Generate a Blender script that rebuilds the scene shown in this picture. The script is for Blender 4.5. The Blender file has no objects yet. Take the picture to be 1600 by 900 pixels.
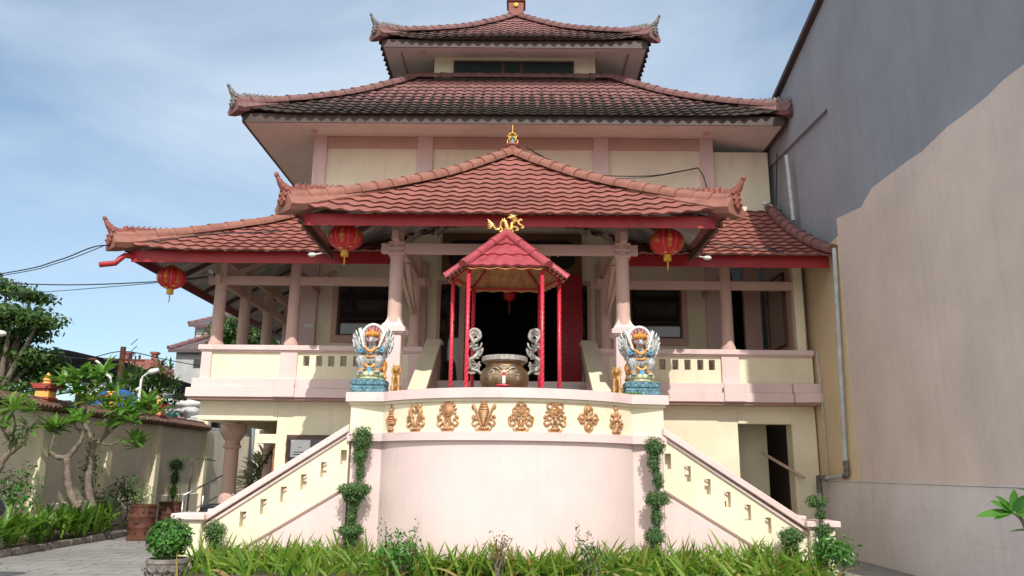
import bpy, bmesh, math, random
from mathutils import Vector, Matrix, noise
random.seed(11)
R = math.radians; PI = math.pi
sc = bpy.context.scene
COL = sc.collection

# ------------------------------------------------------------------ camera
CAM_P, CAM_YAW, CAM_ROLL, CAM_F = R(13.1), R(.56), R(.65), 1220.0
CMAT = Matrix.Rotation(CAM_YAW, 3, 'Z') @ Matrix.Rotation(PI/2 + CAM_P, 3, 'X') @ Matrix.Rotation(CAM_ROLL, 3, 'Z')
CLOC = Vector((0, 0, 1.6))
cd = bpy.data.cameras.new('camera'); cam = bpy.data.objects.new('camera', cd); COL.objects.link(cam)
cam.matrix_world = Matrix.Translation(CLOC) @ CMAT.to_4x4()
cd.sensor_width = 36; cd.lens = 36*CAM_F/1600; cd.clip_start = .05; cd.clip_end = 3000
sc.camera = cam

def at(px, py, Y):                      # photograph pixel -> point on the plane y = Y
    d = CMAT @ Vector(((px-800)/CAM_F, -(py-450)/CAM_F, -1)); return CLOC + d*(Y/d.y)
def atx(px, py, X):                     # photograph pixel -> point on the plane x = X
    d = CMAT @ Vector(((px-800)/CAM_F, -(py-450)/CAM_F, -1)); return CLOC + d*(X/d.x)

# ------------------------------------------------------------------ mesh builder
class MB:
    def __init__(s): s.v = []; s.f = []; s.m = []; s.uv = []
    def vert(s, p): s.v.append(tuple(p)); return len(s.v)-1
    def face(s, idx, m=0, uv=None): s.f.append(idx); s.m.append(m); s.uv.append(uv)
    def quad(s, a, b, c, d, m=0, uv=None):
        i = len(s.v); s.v += [tuple(a), tuple(b), tuple(c), tuple(d)]; s.face((i, i+1, i+2, i+3), m, uv)
    def tri(s, a, b, c, m=0):
        i = len(s.v); s.v += [tuple(a), tuple(b), tuple(c)]; s.face((i, i+1, i+2), m)
    def box(s, x0, x1, y0, y1, z0, z1, m=0):
        i = len(s.v)
        s.v += [(x0,y0,z0),(x1,y0,z0),(x1,y1,z0),(x0,y1,z0),(x0,y0,z1),(x1,y0,z1),(x1,y1,z1),(x0,y1,z1)]
        for q in ((0,3,2,1),(4,5,6,7),(0,1,5,4),(1,2,6,5),(2,3,7,6),(3,0,4,7)): s.face(tuple(i+k for k in q), m)
    def bar(s, a, b, w, h, m=0, up=(0,0,1)):    # box of section w x h from a to b
        a = Vector(a); b = Vector(b); t = (b-a).normalized(); u = Vector(up)
        if abs(t.dot(u)) > .99: u = Vector((0,1,0))
        sx = t.cross(u).normalized()*w/2; sy = sx.cross(t).normalized()*h/2
        i = len(s.v)
        for p in (a, b): s.v += [tuple(p-sx-sy), tuple(p+sx-sy), tuple(p+sx+sy), tuple(p-sx+sy)]
        for q in ((3,2,1,0),(4,5,6,7),(0,1,5,4),(1,2,6,5),(2,3,7,6),(3,0,4,7)): s.face(tuple(i+k for k in q), m)
    def prism_y(s, poly, y0, y1, m=0):          # polygon in (x,z), counter-clockwise seen from -y
        n = len(poly); i = len(s.v)
        s.v += [(x,y0,z) for x,z in poly] + [(x,y1,z) for x,z in poly]
        s.face(tuple(range(i, i+n)), m); s.face(tuple(range(i+2*n-1, i+n-1, -1)), m)
        for k in range(n): s.face((i+k, i+n+k, i+n+(k+1)%n, i+(k+1)%n), m)
    def prism_x(s, poly, x0, x1, m=0):          # polygon in (y,z)
        n = len(poly); i = len(s.v)
        s.v += [(x0,y,z) for y,z in poly] + [(x1,y,z) for y,z in poly]
        s.face(tuple(range(i, i+n)), m); s.face(tuple(range(i+2*n-1, i+n-1, -1)), m)
        for k in range(n): s.face((i+k, i+n+k, i+n+(k+1)%n, i+(k+1)%n), m)
    def prism_z(s, poly, z0, z1, m=0):
        n = len(poly); i = len(s.v)
        s.v += [(x,y,z0) for x,y in poly] + [(x,y,z1) for x,y in poly]
        s.face(tuple(range(i+n-1, i-1, -1)), m); s.face(tuple(range(i+n, i+2*n)), m)
        for k in range(n): s.face((i+k, i+(k+1)%n, i+n+(k+1)%n, i+n+k), m)
    def tube(s, pts, rad, n=8, m=0, cap=True, sx=1.0):
        pts = [Vector(p) for p in pts]; N = len(pts)
        if not hasattr(rad, '__len__'): rad = [rad]*N
        elif len(rad) != N: rad = [rad[min(len(rad)-1, int(round(k*(len(rad)-1)/max(1,N-1))))] for k in range(N)]
        base = len(s.v); u = None
        for k in range(N):
            t = (pts[min(k+1,N-1)] - pts[max(k-1,0)])
            t = t.normalized() if t.length > 1e-9 else Vector((0,0,1))
            if u is None:
                u = t.orthogonal().normalized()
            u = (u - t*u.dot(t)); u = u.normalized() if u.length > 1e-6 else t.orthogonal().normalized()
            w = t.cross(u)
            for j in range(n):
                a = 2*PI*j/n; s.v.append(tuple(pts[k] + (u*math.cos(a)*sx + w*math.sin(a))*rad[k]))
        for k in range(N-1):
            for j in range(n):
                a = base+k*n+j; b = base+k*n+(j+1)%n; s.face((a, b, b+n, a+n), m)
        if cap:
            s.face(tuple(base+j for j in range(n-1,-1,-1)), m); s.face(tuple(base+(N-1)*n+j for j in range(n)), m)
    def lathe(s, prof, c=(0,0,0), n=24, m=0, cap=True):
        base = len(s.v); N = len(prof)
        for r, z in prof:
            for j in range(n):
                a = 2*PI*j/n; s.v.append((c[0]+r*math.cos(a), c[1]+r*math.sin(a), c[2]+z))
        for k in range(N-1):
            for j in range(n):
                a = base+k*n+j; b = base+k*n+(j+1)%n; s.face((a, b, b+n, a+n), m)
        if cap:
            s.face(tuple(base+j for j in range(n-1,-1,-1)), m); s.face(tuple(base+(N-1)*n+j for j in range(n)), m)
    def ell(s, c, r, m=0, nu=12, nv=8, rot=None):
        base = len(s.v); c = Vector(c)
        for k in range(nv+1):
            th = PI*k/nv
            for j in range(nu):
                a = 2*PI*j/nu
                p = Vector((r[0]*math.sin(th)*math.cos(a), r[1]*math.sin(th)*math.sin(a), -r[2]*math.cos(th)))
                if rot is not None: p = rot @ p
                s.v.append(tuple(c+p))
        for k in range(nv):
            for j in range(nu):
                a = base+k*nu+j; b = base+k*nu+(j+1)%nu; s.face((a, b, b+nu, a+nu), m)
    def xform(s, M, start=0):
        for i in range(start, len(s.v)): s.v[i] = tuple(M @ Vector(s.v[i]))
    def mesh(s, name):
        me = bpy.data.meshes.new(name); me.from_pydata(s.v, [], s.f)
        return me
    def build(s, name, mats, parent=None, smooth=False, bevel=0, loc=None, autosmooth=None):
        me = s.mesh(name)
        if not isinstance(mats, (list, tuple)): mats = [mats]
        for mt in mats: me.materials.append(mt)
        if len(mats) > 1: me.polygons.foreach_set('material_index', s.m)
        if any(u is not None for u in s.uv):
            ul = me.uv_layers.new(name='tile'); k = 0
            for f, u in zip(s.f, s.uv):
                for j in range(len(f)):
                    if u: ul.data[k].uv = u[j]
                    k += 1
        if smooth:
            me.polygons.foreach_set('use_smooth', [True]*len(me.polygons))
            if autosmooth: me.set_sharp_from_angle(angle=R(autosmooth))
        me.validate(); me.update()
        o = bpy.data.objects.new(name, me); COL.objects.link(o)
        if loc is not None: o.location = loc
        if parent is not None:
            o.parent = parent
            if loc is None:                       # coordinates were given in world space
                o.matrix_parent_inverse = parent_world(parent).inverted()
        if bevel:
            b = o.modifiers.new('bevel', 'BEVEL'); b.width = bevel; b.segments = 1; b.limit_method = 'ANGLE'; b.angle_limit = R(40)
        return o
def parent_world(o):
    M = Matrix.LocRotScale(o.location, o.rotation_euler, o.scale)
    return M if o.parent is None else parent_world(o.parent) @ o.matrix_parent_inverse @ M
def thing(name, label, cat, loc=(0,0,0), group=None):
    o = bpy.data.objects.new(name, None); COL.objects.link(o); o.empty_display_size = .1
    o.location = loc; o['label'] = label; o['category'] = cat
    if group: o['group'] = group
    return o
def tag(o, label, cat, group=None, kind=None):
    o['label'] = label; o['category'] = cat
    if group: o['group'] = group
    if kind: o['kind'] = kind
    return o
def copy_tree(o, parent=None):
    c = o.copy(); COL.objects.link(c)
    if parent is not None: c.parent = parent
    for ch in [x for x in o.children]: copy_tree(ch, c)
    return c
def remesh(mb, voxel, name, mat, parent, smooth_it=3, loc=None):
    tmp = bpy.data.objects.new('tmp', mb.mesh('tmp')); COL.objects.link(tmp)
    r = tmp.modifiers.new('r', 'REMESH'); r.mode = 'VOXEL'; r.voxel_size = voxel; r.use_smooth_shade = True
    if smooth_it:
        q = tmp.modifiers.new('s', 'SMOOTH'); q.iterations = smooth_it; q.factor = .5
    dg = bpy.context.evaluated_depsgraph_get(); dg.update()
    me = bpy.data.meshes.new_from_object(tmp.evaluated_get(dg)); bpy.data.objects.remove(tmp)
    me.materials.clear(); me.materials.append(mat)
    me.polygons.foreach_set('use_smooth', [True]*len(me.polygons))
    o = bpy.data.objects.new(name, me); COL.objects.link(o)
    if parent is not None: o.parent = parent
    if loc is not None: o.location = loc
    return o
def spline(pts, n=6):
    pts = [Vector(p) for p in pts]; out = []
    for i in range(len(pts)-1):
        p0 = pts[max(i-1,0)]; p1 = pts[i]; p2 = pts[i+1]; p3 = pts[min(i+2,len(pts)-1)]
        for k in range(n):
            t = k/n
            out.append(.5*((2*p1)+(p2-p0)*t+(2*p0-5*p1+4*p2-p3)*t*t+(3*p1-p0-3*p2+p3)*t**3))
    out.append(pts[-1]); return out
def lerps(vals, n):
    out = []
    for i in range(len(vals)-1):
        for k in range(n): out.append(vals[i]+(vals[i+1]-vals[i])*k/n)
    out.append(vals[-1]); return out
def rv(): return Vector((random.gauss(0,1), random.gauss(0,1), random.gauss(0,1))).normalized()
U = random.uniform

# ------------------------------------------------------------------ materials
class NT:
    def __init__(s, name):
        s.m = bpy.data.materials.new(name); s.m.use_nodes = True
        s.t = s.m.node_tree; s.b = s.t.nodes['Principled BSDF']
    def n(s, ty, **kw):
        q = s.t.nodes.new(ty)
        for k, v in kw.items(): setattr(q, k, v)
        return q
    def l(s, a, b): s.t.links.new(a, b)
    def noise(s, vec, scale, detail=4, rough=.55):
        q = s.n('ShaderNodeTexNoise'); q.inputs['Scale'].default_value = scale; q.inputs['Detail'].default_value = detail
        q.inputs['Roughness'].default_value = rough; s.l(vec, q.inputs['Vector']); return q.outputs['Fac']
    def ramp(s, fac, p0, p1, c0=(0,0,0,1), c1=(1,1,1,1)):
        q = s.n('ShaderNodeValToRGB'); q.color_ramp.elements[0].position = p0; q.color_ramp.elements[1].position = p1
        q.color_ramp.elements[0].color = c0; q.color_ramp.elements[1].color = c1; s.l(fac, q.inputs['Fac']); return q.outputs['Color']
    def mix(s, fac, a, b, mode='MIX'):
        q = s.n('ShaderNodeMix', data_type='RGBA', blend_type=mode)
        for sock, val in ((q.inputs[0], fac), (q.inputs[6], a), (q.inputs[7], b)):
            if hasattr(val, 'is_output'): s.l(val, sock)
            else: sock.default_value = val
        return q.outputs[2]
    def math(s, op, a, b=0.0, clamp=False):
        q = s.n('ShaderNodeMath', operation=op, use_clamp=clamp)
        for sock, val in ((q.inputs[0], a), (q.inputs[1], b)):
            if hasattr(val, 'is_output'): s.l(val, sock)
            else: sock.default_value = val
        return q.outputs[0]
    def scalevec(s, vec, sc_):
        q = s.n('ShaderNodeMapping'); q.inputs['Scale'].default_value = sc_; s.l(vec, q.inputs['Vector']); return q.outputs[0]
    def bump(s, h, strength, dist=.02):
        q = s.n('ShaderNodeBump'); q.inputs['Strength'].default_value = strength; q.inputs['Distance'].default_value = dist
        s.l(h, q.inputs['Height']); s.l(q.outputs[0], s.b.inputs['Normal'])
    def pos(s): return s.n('ShaderNodeNewGeometry').outputs['Position']
    def obj(s): return s.n('ShaderNodeTexCoord').outputs['Object']
def c4(c): return (c[0], c[1], c[2], 1)
def dk(c, k): return (c[0]*k, c[1]*k, c[2]*k, 1)

def paint(name, col, rough=.75, var=.12, stain=.25, bump=.15, streak=True, dirt=(.30,.26,.2)):
    t = NT(name); p = t.obj()
    n1 = t.noise(p, 1.3, 5); n2 = t.noise(p, 14, 6, .65)
    c = t.mix(t.ramp(n1, .3, .7), dk(col, 1-var), dk(col, 1+var*.4))
    c = t.mix(t.math('MULTIPLY', t.ramp(n2, .35, .75), .18), c, dk(col, .8))
    if stain:
        sv = t.scalevec(p, (5, 5, .35) if streak else (1.2, 1.2, 1.2))
        s1 = t.ramp(t.noise(sv, 1.0, 6, .65), .55, .82)
        c = t.mix(t.math('MULTIPLY', s1, stain), c, c4(dirt))
    t.l(c, t.b.inputs['Base Color']); t.b.inputs['Roughness'].default_value = rough
    t.b.inputs['Specular IOR Level'].default_value = .3
    if bump:
        t.bump(t.math('ADD', t.noise(p, 40, 4), t.math('MULTIPLY', t.noise(p, 6, 3), 1.5)), bump, .012)
    return t.m
def plain(name, col, rough=.5, metal=0, var=.25, scale=9, bump=.2, spec=.5):
    t = NT(name); p = t.obj()
    n1 = t.noise(p, scale, 5, .6)
    t.l(t.mix(t.ramp(n1, .3, .72), dk(col, 1-var), dk(col, 1+var*.5)), t.b.inputs['Base Color'])
    t.b.inputs['Roughness'].default_value = rough; t.b.inputs['Metallic'].default_value = metal
    t.b.inputs['Specular IOR Level'].default_value = spec
    if bump: t.bump(t.noise(p, scale*4, 4), bump, .01)
    return t.m
def leafmat(name, c0, c1, c2=None, rough=.45, trans=.25):
    t = NT(name); rnd = t.n('ShaderNodeNewGeometry').outputs['Random Per Island']
    q = t.n('ShaderNodeValToRGB'); t.l(rnd, q.inputs['Fac'])
    q.color_ramp.elements[0].color = c4(c0); q.color_ramp.elements[1].color = c4(c1); q.color_ramp.elements[1].position = .82
    if c2: e = q.color_ramp.elements.new(.97); e.color = c4(c2)
    n1 = t.noise(t.obj(), 3, 3)
    col = t.mix(t.math('MULTIPLY', t.ramp(n1, .35, .7), .45), q.outputs['Color'], dk(c0, .75))
    t.l(col, t.b.inputs['Base Color']); t.b.inputs['Roughness'].default_value = rough
    t.b.inputs['Specular IOR Level'].default_value = .4
    tr = t.n('ShaderNodeBsdfTranslucent'); t.l(t.mix(.5, col, (c1[0]*1.6, c1[1]*1.6, c1[2]*.6, 1)), tr.inputs['Color'])
    ms = t.n('ShaderNodeMixShader'); ms.inputs[0].default_value = trans
    t.l(t.b.outputs[0], ms.inputs[1]); t.l(tr.outputs[0], ms.inputs[2]); t.l(ms.outputs[0], t.t.nodes['Material Output'].inputs['Surface'])
    return t.m
def tilemat(name, col, moss=0.0, rough=.7, fade=None):
    t = NT(name); uv = t.n('ShaderNodeUVMap'); uv.uv_map = 'tile'; p = t.obj()
    fl = t.n('ShaderNodeVectorMath', operation='FLOOR'); t.l(uv.outputs[0], fl.inputs[0])
    wn = t.n('ShaderNodeTexWhiteNoise', noise_dimensions='2D'); t.l(fl.outputs[0], wn.inputs['Vector'])
    c = t.mix(wn.outputs['Value'], dk(col, .82), dk(col, 1.12))
    c = t.mix(t.math('MULTIPLY', t.ramp(t.noise(p, 3.0, 6, .65), .4, .75), .45), c, (col[0]*.75, col[1]*.85, col[2]*.95, 1))
    c = t.mix(t.math('MULTIPLY', t.ramp(t.noise(p, 22, 5, .7), .55, .75), .3), c, dk(col, 1.35))
    c = t.mix(t.math('MULTIPLY', t.ramp(t.noise(p, 11, 5, .7), .6, .75), .25), c, (.05,.04,.035,1))
    if moss:
        sp = t.n('ShaderNodeSeparateXYZ'); t.l(uv.outputs[0], sp.inputs[0])
        fx = t.math('FRACT', sp.outputs[0]); pan = t.math('SUBTRACT', 1.0, t.math('MULTIPLY', t.math('ABSOLUTE', t.math('SUBTRACT', fx, .5)), 2.0))
        low = t.ramp(sp.outputs[1], 0.0, 1.0, (1,1,1,1), (1,1,1,1))
        k = t.math('SUBTRACT', 1.0, t.math('DIVIDE', sp.outputs[1], fade or 9.0), True)
        ms = t.math('ADD', t.math('MULTIPLY', pan, .6), t.math('MULTIPLY', t.noise(p, 2.2, 6, .7), 1.1))
        ms = t.math('ADD', ms, t.math('MULTIPLY', t.noise(p, 16, 4, .7), .35))
        ms = t.math('ADD', ms, t.math('MULTIPLY', k, 1.0))
        mk = t.math('MULTIPLY', t.ramp(ms, 0.0, 1.0), 1.0)
        q = t.n('ShaderNodeMapRange'); t.l(ms, q.inputs[0]); q.inputs[1].default_value = 1.25; q.inputs[2].default_value = 1.62
        c = t.mix(t.math('MULTIPLY', q.outputs[0], moss), c, (.028,.024,.018,1))
    t.l(c, t.b.inputs['Base Color']); t.b.inputs['Roughness'].default_value = rough; t.b.inputs['Specular IOR Level'].default_value = .3
    t.bump(t.noise(p, 60, 4), .25, .01)
    return t.m

CREAM = (.83,.755,.56); PINK = (.74,.57,.55); 
M = {}
M['cream'] = paint('cream_paint', CREAM)
M['cream_up'] = paint('upper_cream_paint', (.83,.77,.60), stain=.3)
M['pink'] = paint('pink_paint', PINK)
M['pinkwall'] = paint('pale_pink_paint', (.75,.59,.565), var=.08, stain=.2)
M['coping'] = paint('pink_coping', (.76,.59,.565), stain=.45, streak=False, dirt=(.2,.17,.14))
M['trim'] = paint('mauve_trim', (.40,.24,.21), stain=.2)
M['salmon'] = paint('salmon_paint', (.60,.40,.34), stain=.15)
M['soffit'] = paint('soffit_board', (.66,.615,.59), stain=.3, streak=False)
M['red'] = plain('red_fascia_paint', (.38,.018,.025), .45, var=.2, scale=3)
M['dkbrown'] = plain('dark_brown_board', (.075,.045,.04), .6, var=.3, scale=3)
M['brown'] = plain('brown_wood', (.10,.05,.032), .5, var=.3)
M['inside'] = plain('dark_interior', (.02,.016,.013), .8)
M['tile'] = tilemat('red_tile', (.295,.108,.085))
M['tile_dk'] = tilemat('weathered_tile', (.235,.112,.105), moss=.93, fade=11)
M['tile_tw'] = tilemat('tower_tile', (.24,.112,.10), moss=.85, fade=9)
M['ridge'] = plain('ridge_tile', (.30,.125,.09), .7, var=.3, scale=5, bump=.3)
M['ridge_dk'] = plain('old_ridge_tile', (.21,.10,.092), .75, var=.4, scale=5, bump=.3)
M['orn'] = plain('carved_red_clay', (.27,.085,.065), .7, var=.45, scale=14, bump=.4)
M['oldclay'] = plain('old_clay_coping', (.17,.085,.06), .85, 0, .7, 7, .5)
M['orn_dk'] = plain('carved_grey_stone', (.22,.2,.19), .8, var=.85, scale=22, bump=.5)
M['zinc'] = plain('grey_roof_lining', (.42,.40,.38), .6, var=.55, scale=2.5)
M['rafter'] = plain('rafter_wood', (.13,.06,.05), .65, var=.3)
M['beam'] = paint('beam_paint', (.62,.42,.36), stain=.2)
M['gold'] = plain('gold_paint', (.78,.44,.10), .35, .55, .3, 14)
M['oldgold'] = plain('worn_gold_paint', (.60,.34,.13), .45, .35, .6, 24)
M['brightgold'] = plain('bright_gold', (1.0,.66,.22), .28, .75, .2, 14)
M['copper'] = plain('copper_relief', (.58,.31,.15), .42, .35, .45, 12, .35)
M['white'] = plain('white_enamel', (.78,.77,.74), .45, 0, .25, 16)
M['wingshade'] = plain('painted_feather_shade', (.07,.08,.08), .7)
M['bodypaint'] = plain('mottled_white_enamel', (.48,.49,.49), .45, 0, .75, 26)
M['greyp'] = plain('grey_enamel', (.33,.35,.36), .5, 0, .5, 20)
M['blue'] = plain('blue_enamel', (.10,.30,.45), .45, 0, .3, 12)
M['teal'] = plain('teal_enamel', (.11,.25,.31), .5, 0, .6, 16)
M['green'] = plain('green_enamel', (.55,.58,.36), .5, 0, .4, 16)
M['orange'] = plain('orange_enamel', (.70,.30,.06), .4, .2, .35, 14)
M['redenam'] = plain('red_enamel', (.50,.04,.05), .4)
M['pole'] = plain('red_pole_paint', (.62,.02,.06), .3, 0, .2, 8)
M['spiral'] = plain('pole_spiral', (.70,.12,.10), .3, .2, .3)
M['pavtile'] = plain('red_painted_tile', (.38,.06,.075), .5, 0, .35, 7, .3)
M['pavunder'] = plain('ochre_underside', (.40,.19,.06), .6, 0, .5, 6)
M['bronze'] = plain('aged_bronze', (.30,.20,.11), .42, .75, .5, 8, .3)
M['patina'] = plain('grey_patina', (.42,.40,.36), .55, .35, .45, 18, .4)
M['lantern'] = plain('red_lantern_silk', (.55,.012,.018), .5, 0, .12, 4, .1)
M['yellow'] = plain('yellow_fringe', (.72,.43,.05), .7)
M['pvc'] = plain('grey_pvc', (.50,.53,.55), .5, 0, .3, 5)
M['steel'] = plain('stainless_tube', (.6,.6,.6), .3, .9, .15)
M['rust'] = plain('rusty_iron', (.13,.047,.03), .8, .2, .6, 5, .5)
M['black'] = plain('black_plastic', (.015,.015,.018), .4)
M['cable'] = plain('black_cable', (.02,.02,.03), .6)
M['bark'] = plain('grey_bark', (.21,.17,.13), .9, 0, .5, 12, .8)
M['stone'] = plain('weathered_stone', (.23,.20,.18), .9, 0, .6, 9, .7)
M['paper'] = plain('white_paper', (.78,.8,.8), .7, 0, .05)
M['ink'] = plain('dark_ink', (.05,.05,.06), .8)
M['soil'] = plain('garden_soil', (.09,.065,.045), 1, 0, .5, 6, 1)
M['lampwhite'] = plain('white_lamp_housing', (.75,.75,.72), .4)
M['tarp'] = plain('blue_tarpaulin', (.03,.09,.30), .45, 0, .35, 4, .3)
M['net'] = plain('black_shade_net', (.008,.008,.01), 1.0, 0, .5, 3, .2, .0)
M['sack'] = plain('white_woven_sack', (.66,.66,.66), .7, 0, .3, 6, .4)
M['sackg'] = plain('green_woven_sack', (.12,.42,.33), .7, 0, .3, 6, .4)
M['sackp'] = plain('pink_woven_sack', (.55,.2,.25), .7, 0, .4, 6, .4)
M['concrete'] = plain('far_concrete', (.46,.47,.47), .85, 0, .2, 1.5)
M['purpletile'] = plain('far_purple_tile', (.13,.09,.10), .8, 0, .4, 3)
def glass():
    t = NT('dark_window_glass'); t.b.inputs['Base Color'].default_value = (.012,.014,.015,1); t.b.inputs['Roughness'].default_value = .04
    t.b.inputs['Specular IOR Level'].default_value = .8; t.bump(t.noise(t.obj(), 1.2, 2), .03, .05); return t.m
M['glass'] = glass()
t = NT('green_tower_glass'); t.b.inputs['Base Color'].default_value = (.02,.05,.045,1); t.b.inputs['Roughness'].default_value = .1; M['tglass'] = t.m
def wallmat():
    t = NT('compound_wall_render'); p = t.obj(); c = (.85,.78,.65)
    n1 = t.noise(p, .9, 5); b = t.mix(t.ramp(n1, .3, .7), dk(c, .85), dk(c, 1.05))
    s1 = t.ramp(t.noise(t.scalevec(p, (2, 3, .3)), 1, 6, .65), .5, .8); b = t.mix(t.math('MULTIPLY', s1, .25), b, (.3,.26,.2,1))
    sp = t.n('ShaderNodeSeparateXYZ'); t.l(p, sp.inputs[0])
    q = t.n('ShaderNodeMapRange'); t.l(t.math('ADD', sp.outputs[2], t.math('MULTIPLY', t.noise(p, 1.6, 4), .9)), q.inputs[0])
    q.inputs[1].default_value = 1.9; q.inputs[2].default_value = 1.3
    b = t.mix(t.math('MULTIPLY', q.outputs[0], .25), b, (.40,.36,.28,1))
    t.l(b, t.b.inputs['Base Color']); t.b.inputs['Roughness'].default_value = .85; t.bump(t.noise(p, 18, 5), .3, .015); return t.m
M['wall'] = wallmat()
def nbmat(name, c, patch=None, streaks=.35, blocks=False):
    t = NT(name); p = t.obj(); b = t.mix(t.ramp(t.noise(p, .6, 6, .6), .3, .7), dk(c, .86), dk(c, 1.08))
    b = t.mix(t.math('MULTIPLY', t.ramp(t.noise(p, 7, 6, .7), .4, .8), .2), b, dk(c, .7))
    s1 = t.ramp(t.noise(t.scalevec(p, (1, 6, .25)), 1, 6, .65), .5, .85); b = t.mix(t.math('MULTIPLY', s1, streaks), b, dk(c, .62))
    if blocks:
        v = t.n('ShaderNodeCombineXYZ'); sp = t.n('ShaderNodeSeparateXYZ'); t.l(p, sp.inputs[0]); t.l(sp.outputs[1], v.inputs[0]); t.l(sp.outputs[2], v.inputs[1])
        br = t.n('ShaderNodeTexBrick'); t.l(v.outputs[0], br.inputs['Vector']); br.inputs['Scale'].default_value = 1.0
        br.inputs['Brick Width'].default_value = .42; br.inputs['Row Height'].default_value = .22; br.inputs['Mortar Size'].default_value = .006
        br.inputs['Color1'].default_value = (.9,.9,.9,1); br.inputs['Color2'].default_value = (1.06,1.04,1.0,1); br.inputs['Mortar'].default_value = (.66,.66,.66,1)
        msk = t.ramp(t.noise(p, .9, 3), .5, .62)
        b = t.mix(t.math('MULTIPLY', msk, .4), b, t.mix(1.0, b, br.outputs['Color'], 'MULTIPLY'))
    t.l(b, t.b.inputs['Base Color']); t.b.inputs['Roughness'].default_value = .9; t.bump(t.noise(p, 9, 6), .3, .02); return t.m
M['nb_grey'] = nbmat('grey_neighbour_render', (.29,.315,.355))
M['nb_beige'] = nbmat('beige_neighbour_paint', (.68,.575,.515), streaks=.3)
M['nb_block'] = nbmat('grey_block_wall', (.68,.63,.62), blocks=True)
M['nb_cream'] = nbmat('faded_cream_wall', (.70,.56,.36), streaks=.4)
def pavemat():
    t = NT('grey_stone_paving'); p = t.pos(); c = (.27,.26,.25)
    b = t.mix(t.ramp(t.noise(p, .5, 6, .65), .3, .7), dk(c, .65), dk(c, 1.2))
    b = t.mix(t.math('MULTIPLY', t.ramp(t.noise(t.scalevec(p, (.7, 5, 1)), 1.6, 6, .75), .42, .7), .75), b, (.36,.345,.325,1))
    b = t.mix(t.math('MULTIPLY', t.ramp(t.noise(t.scalevec(p, (.9, 4, 1)), 1.1, 6, .75), .5, .75), .7), b, (.11,.105,.10,1))
    br = t.n('ShaderNodeTexBrick'); t.l(p, br.inputs['Vector']); br.inputs['Scale'].default_value = 1; br.inputs['Brick Width'].default_value = .6; br.inputs['Row Height'].default_value = .4
    br.inputs['Mortar Size'].default_value = .012; br.inputs['Color1'].default_value = (.92,.92,.92,1); br.inputs['Color2'].default_value = (1.05,1.05,1.05,1); br.inputs['Mortar'].default_value = (.42,.42,.42,1)
    b = t.mix(.9, b, t.mix(1.0, b, br.outputs['Color'], 'MULTIPLY'))
    t.l(b, t.b.inputs['Base Color']); t.b.inputs['Roughness'].default_value = .85; t.bump(t.noise(p, 14, 6), .4, .02); return t.m
M['pave'] = pavemat()
t = NT('rough_ground'); p = t.pos(); t.l(t.mix(t.ramp(t.noise(p, .3, 6), .35, .65), (.06,.075,.035,1), (.14,.12,.09,1)), t.b.inputs['Base Color']); t.b.inputs['Roughness'].default_value = 1; M['ground'] = t.m
M['lf_strap'] = leafmat('strap_leaves', (.075,.18,.018), (.23,.37,.05), (.38,.25,.09), trans=.35)
M['lf_top'] = leafmat('topiary_leaves', (.045,.11,.03), (.10,.20,.055), (.15,.22,.08), .5, .15)
M['lf_bush'] = leafmat('glossy_bush_leaves', (.03,.12,.015), (.08,.22,.03), None, .3, .15)
M['lf_fran'] = leafmat('frangipani_leaves', (.07,.19,.025), (.17,.34,.06), (.26,.30,.08), .35, .35)
M['lf_tree'] = leafmat('tree_leaves', (.02,.06,.012), (.07,.145,.025), (.12,.18,.03), .5, .25)
M['lf_bed'] = leafmat('broad_bed_leaves', (.06,.17,.02), (.19,.34,.04), (.3,.28,.05), .4, .3)
M['lf_dry'] = leafmat('reddish_shrub_leaves', (.16,.14,.05), (.30,.22,.10), None, .6, .3)
M['lf_var'] = leafmat('variegated_leaves', (.10,.13,.05), (.45,.40,.25), (.6,.55,.38), .5, .25)
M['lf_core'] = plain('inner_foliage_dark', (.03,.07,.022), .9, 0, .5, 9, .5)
M['redpaint'] = plain('finial_red', (.33,.045,.035), .6)
M['ochre'] = plain('finial_ochre', (.80,.42,.10), .6)
M['moss'] = leafmat('moss_tuft', (.10,.18,.03), (.2,.28,.06), None, .8, .1)

# ------------------------------------------------------------------ world, sun, view
SUNV = Vector((.172, -1.0, 1.0)).normalized()         # towards the sun
el = math.asin(SUNV.z); az = math.atan2(SUNV.x, SUNV.y)
w = bpy.data.worlds.new('World'); sc.world = w; w.use_nodes = True
nt = w.node_tree; bg = nt.nodes['Background']
sky = nt.nodes.new('ShaderNodeTexSky'); sky.sky_type = 'NISHITA'; sky.sun_disc = False
sky.sun_elevation = el; sky.sun_rotation = az; sky.air_density = 1.0; sky.dust_density = .5; sky.ozone_density = 1.2
tc = nt.nodes.new('ShaderNodeTexCoord')
mp = nt.nodes.new('ShaderNodeMapping'); mp.inputs['Scale'].default_value = (1.5, 1.0, 3.2); mp.inputs['Rotation'].default_value = (0, .55, .3); mp.inputs['Location'].default_value = (.35, .1, .2)
nt.links.new(tc.outputs['Generated'], mp.inputs['Vector'])
nz = nt.nodes.new('ShaderNodeTexNoise'); nz.inputs['Scale'].default_value = 1.05; nz.inputs['Detail'].default_value = 7; nz.inputs['Roughness'].default_value = .55; nz.inputs['Distortion'].default_value = .5
nt.links.new(mp.outputs[0], nz.inputs['Vector'])
cr = nt.nodes.new('ShaderNodeValToRGB'); cr.color_ramp.elements[0].position = .38; cr.color_ramp.elements[1].position = .74
cr.color_ramp.elements[0].color = (.2,.2,.2,1); cr.color_ramp.elements[1].color = (.85,.85,.85,1)
nt.links.new(nz.outputs['Fac'], cr.inputs['Fac'])
mx = nt.nodes.new('ShaderNodeMix'); mx.data_type = 'RGBA'
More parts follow.
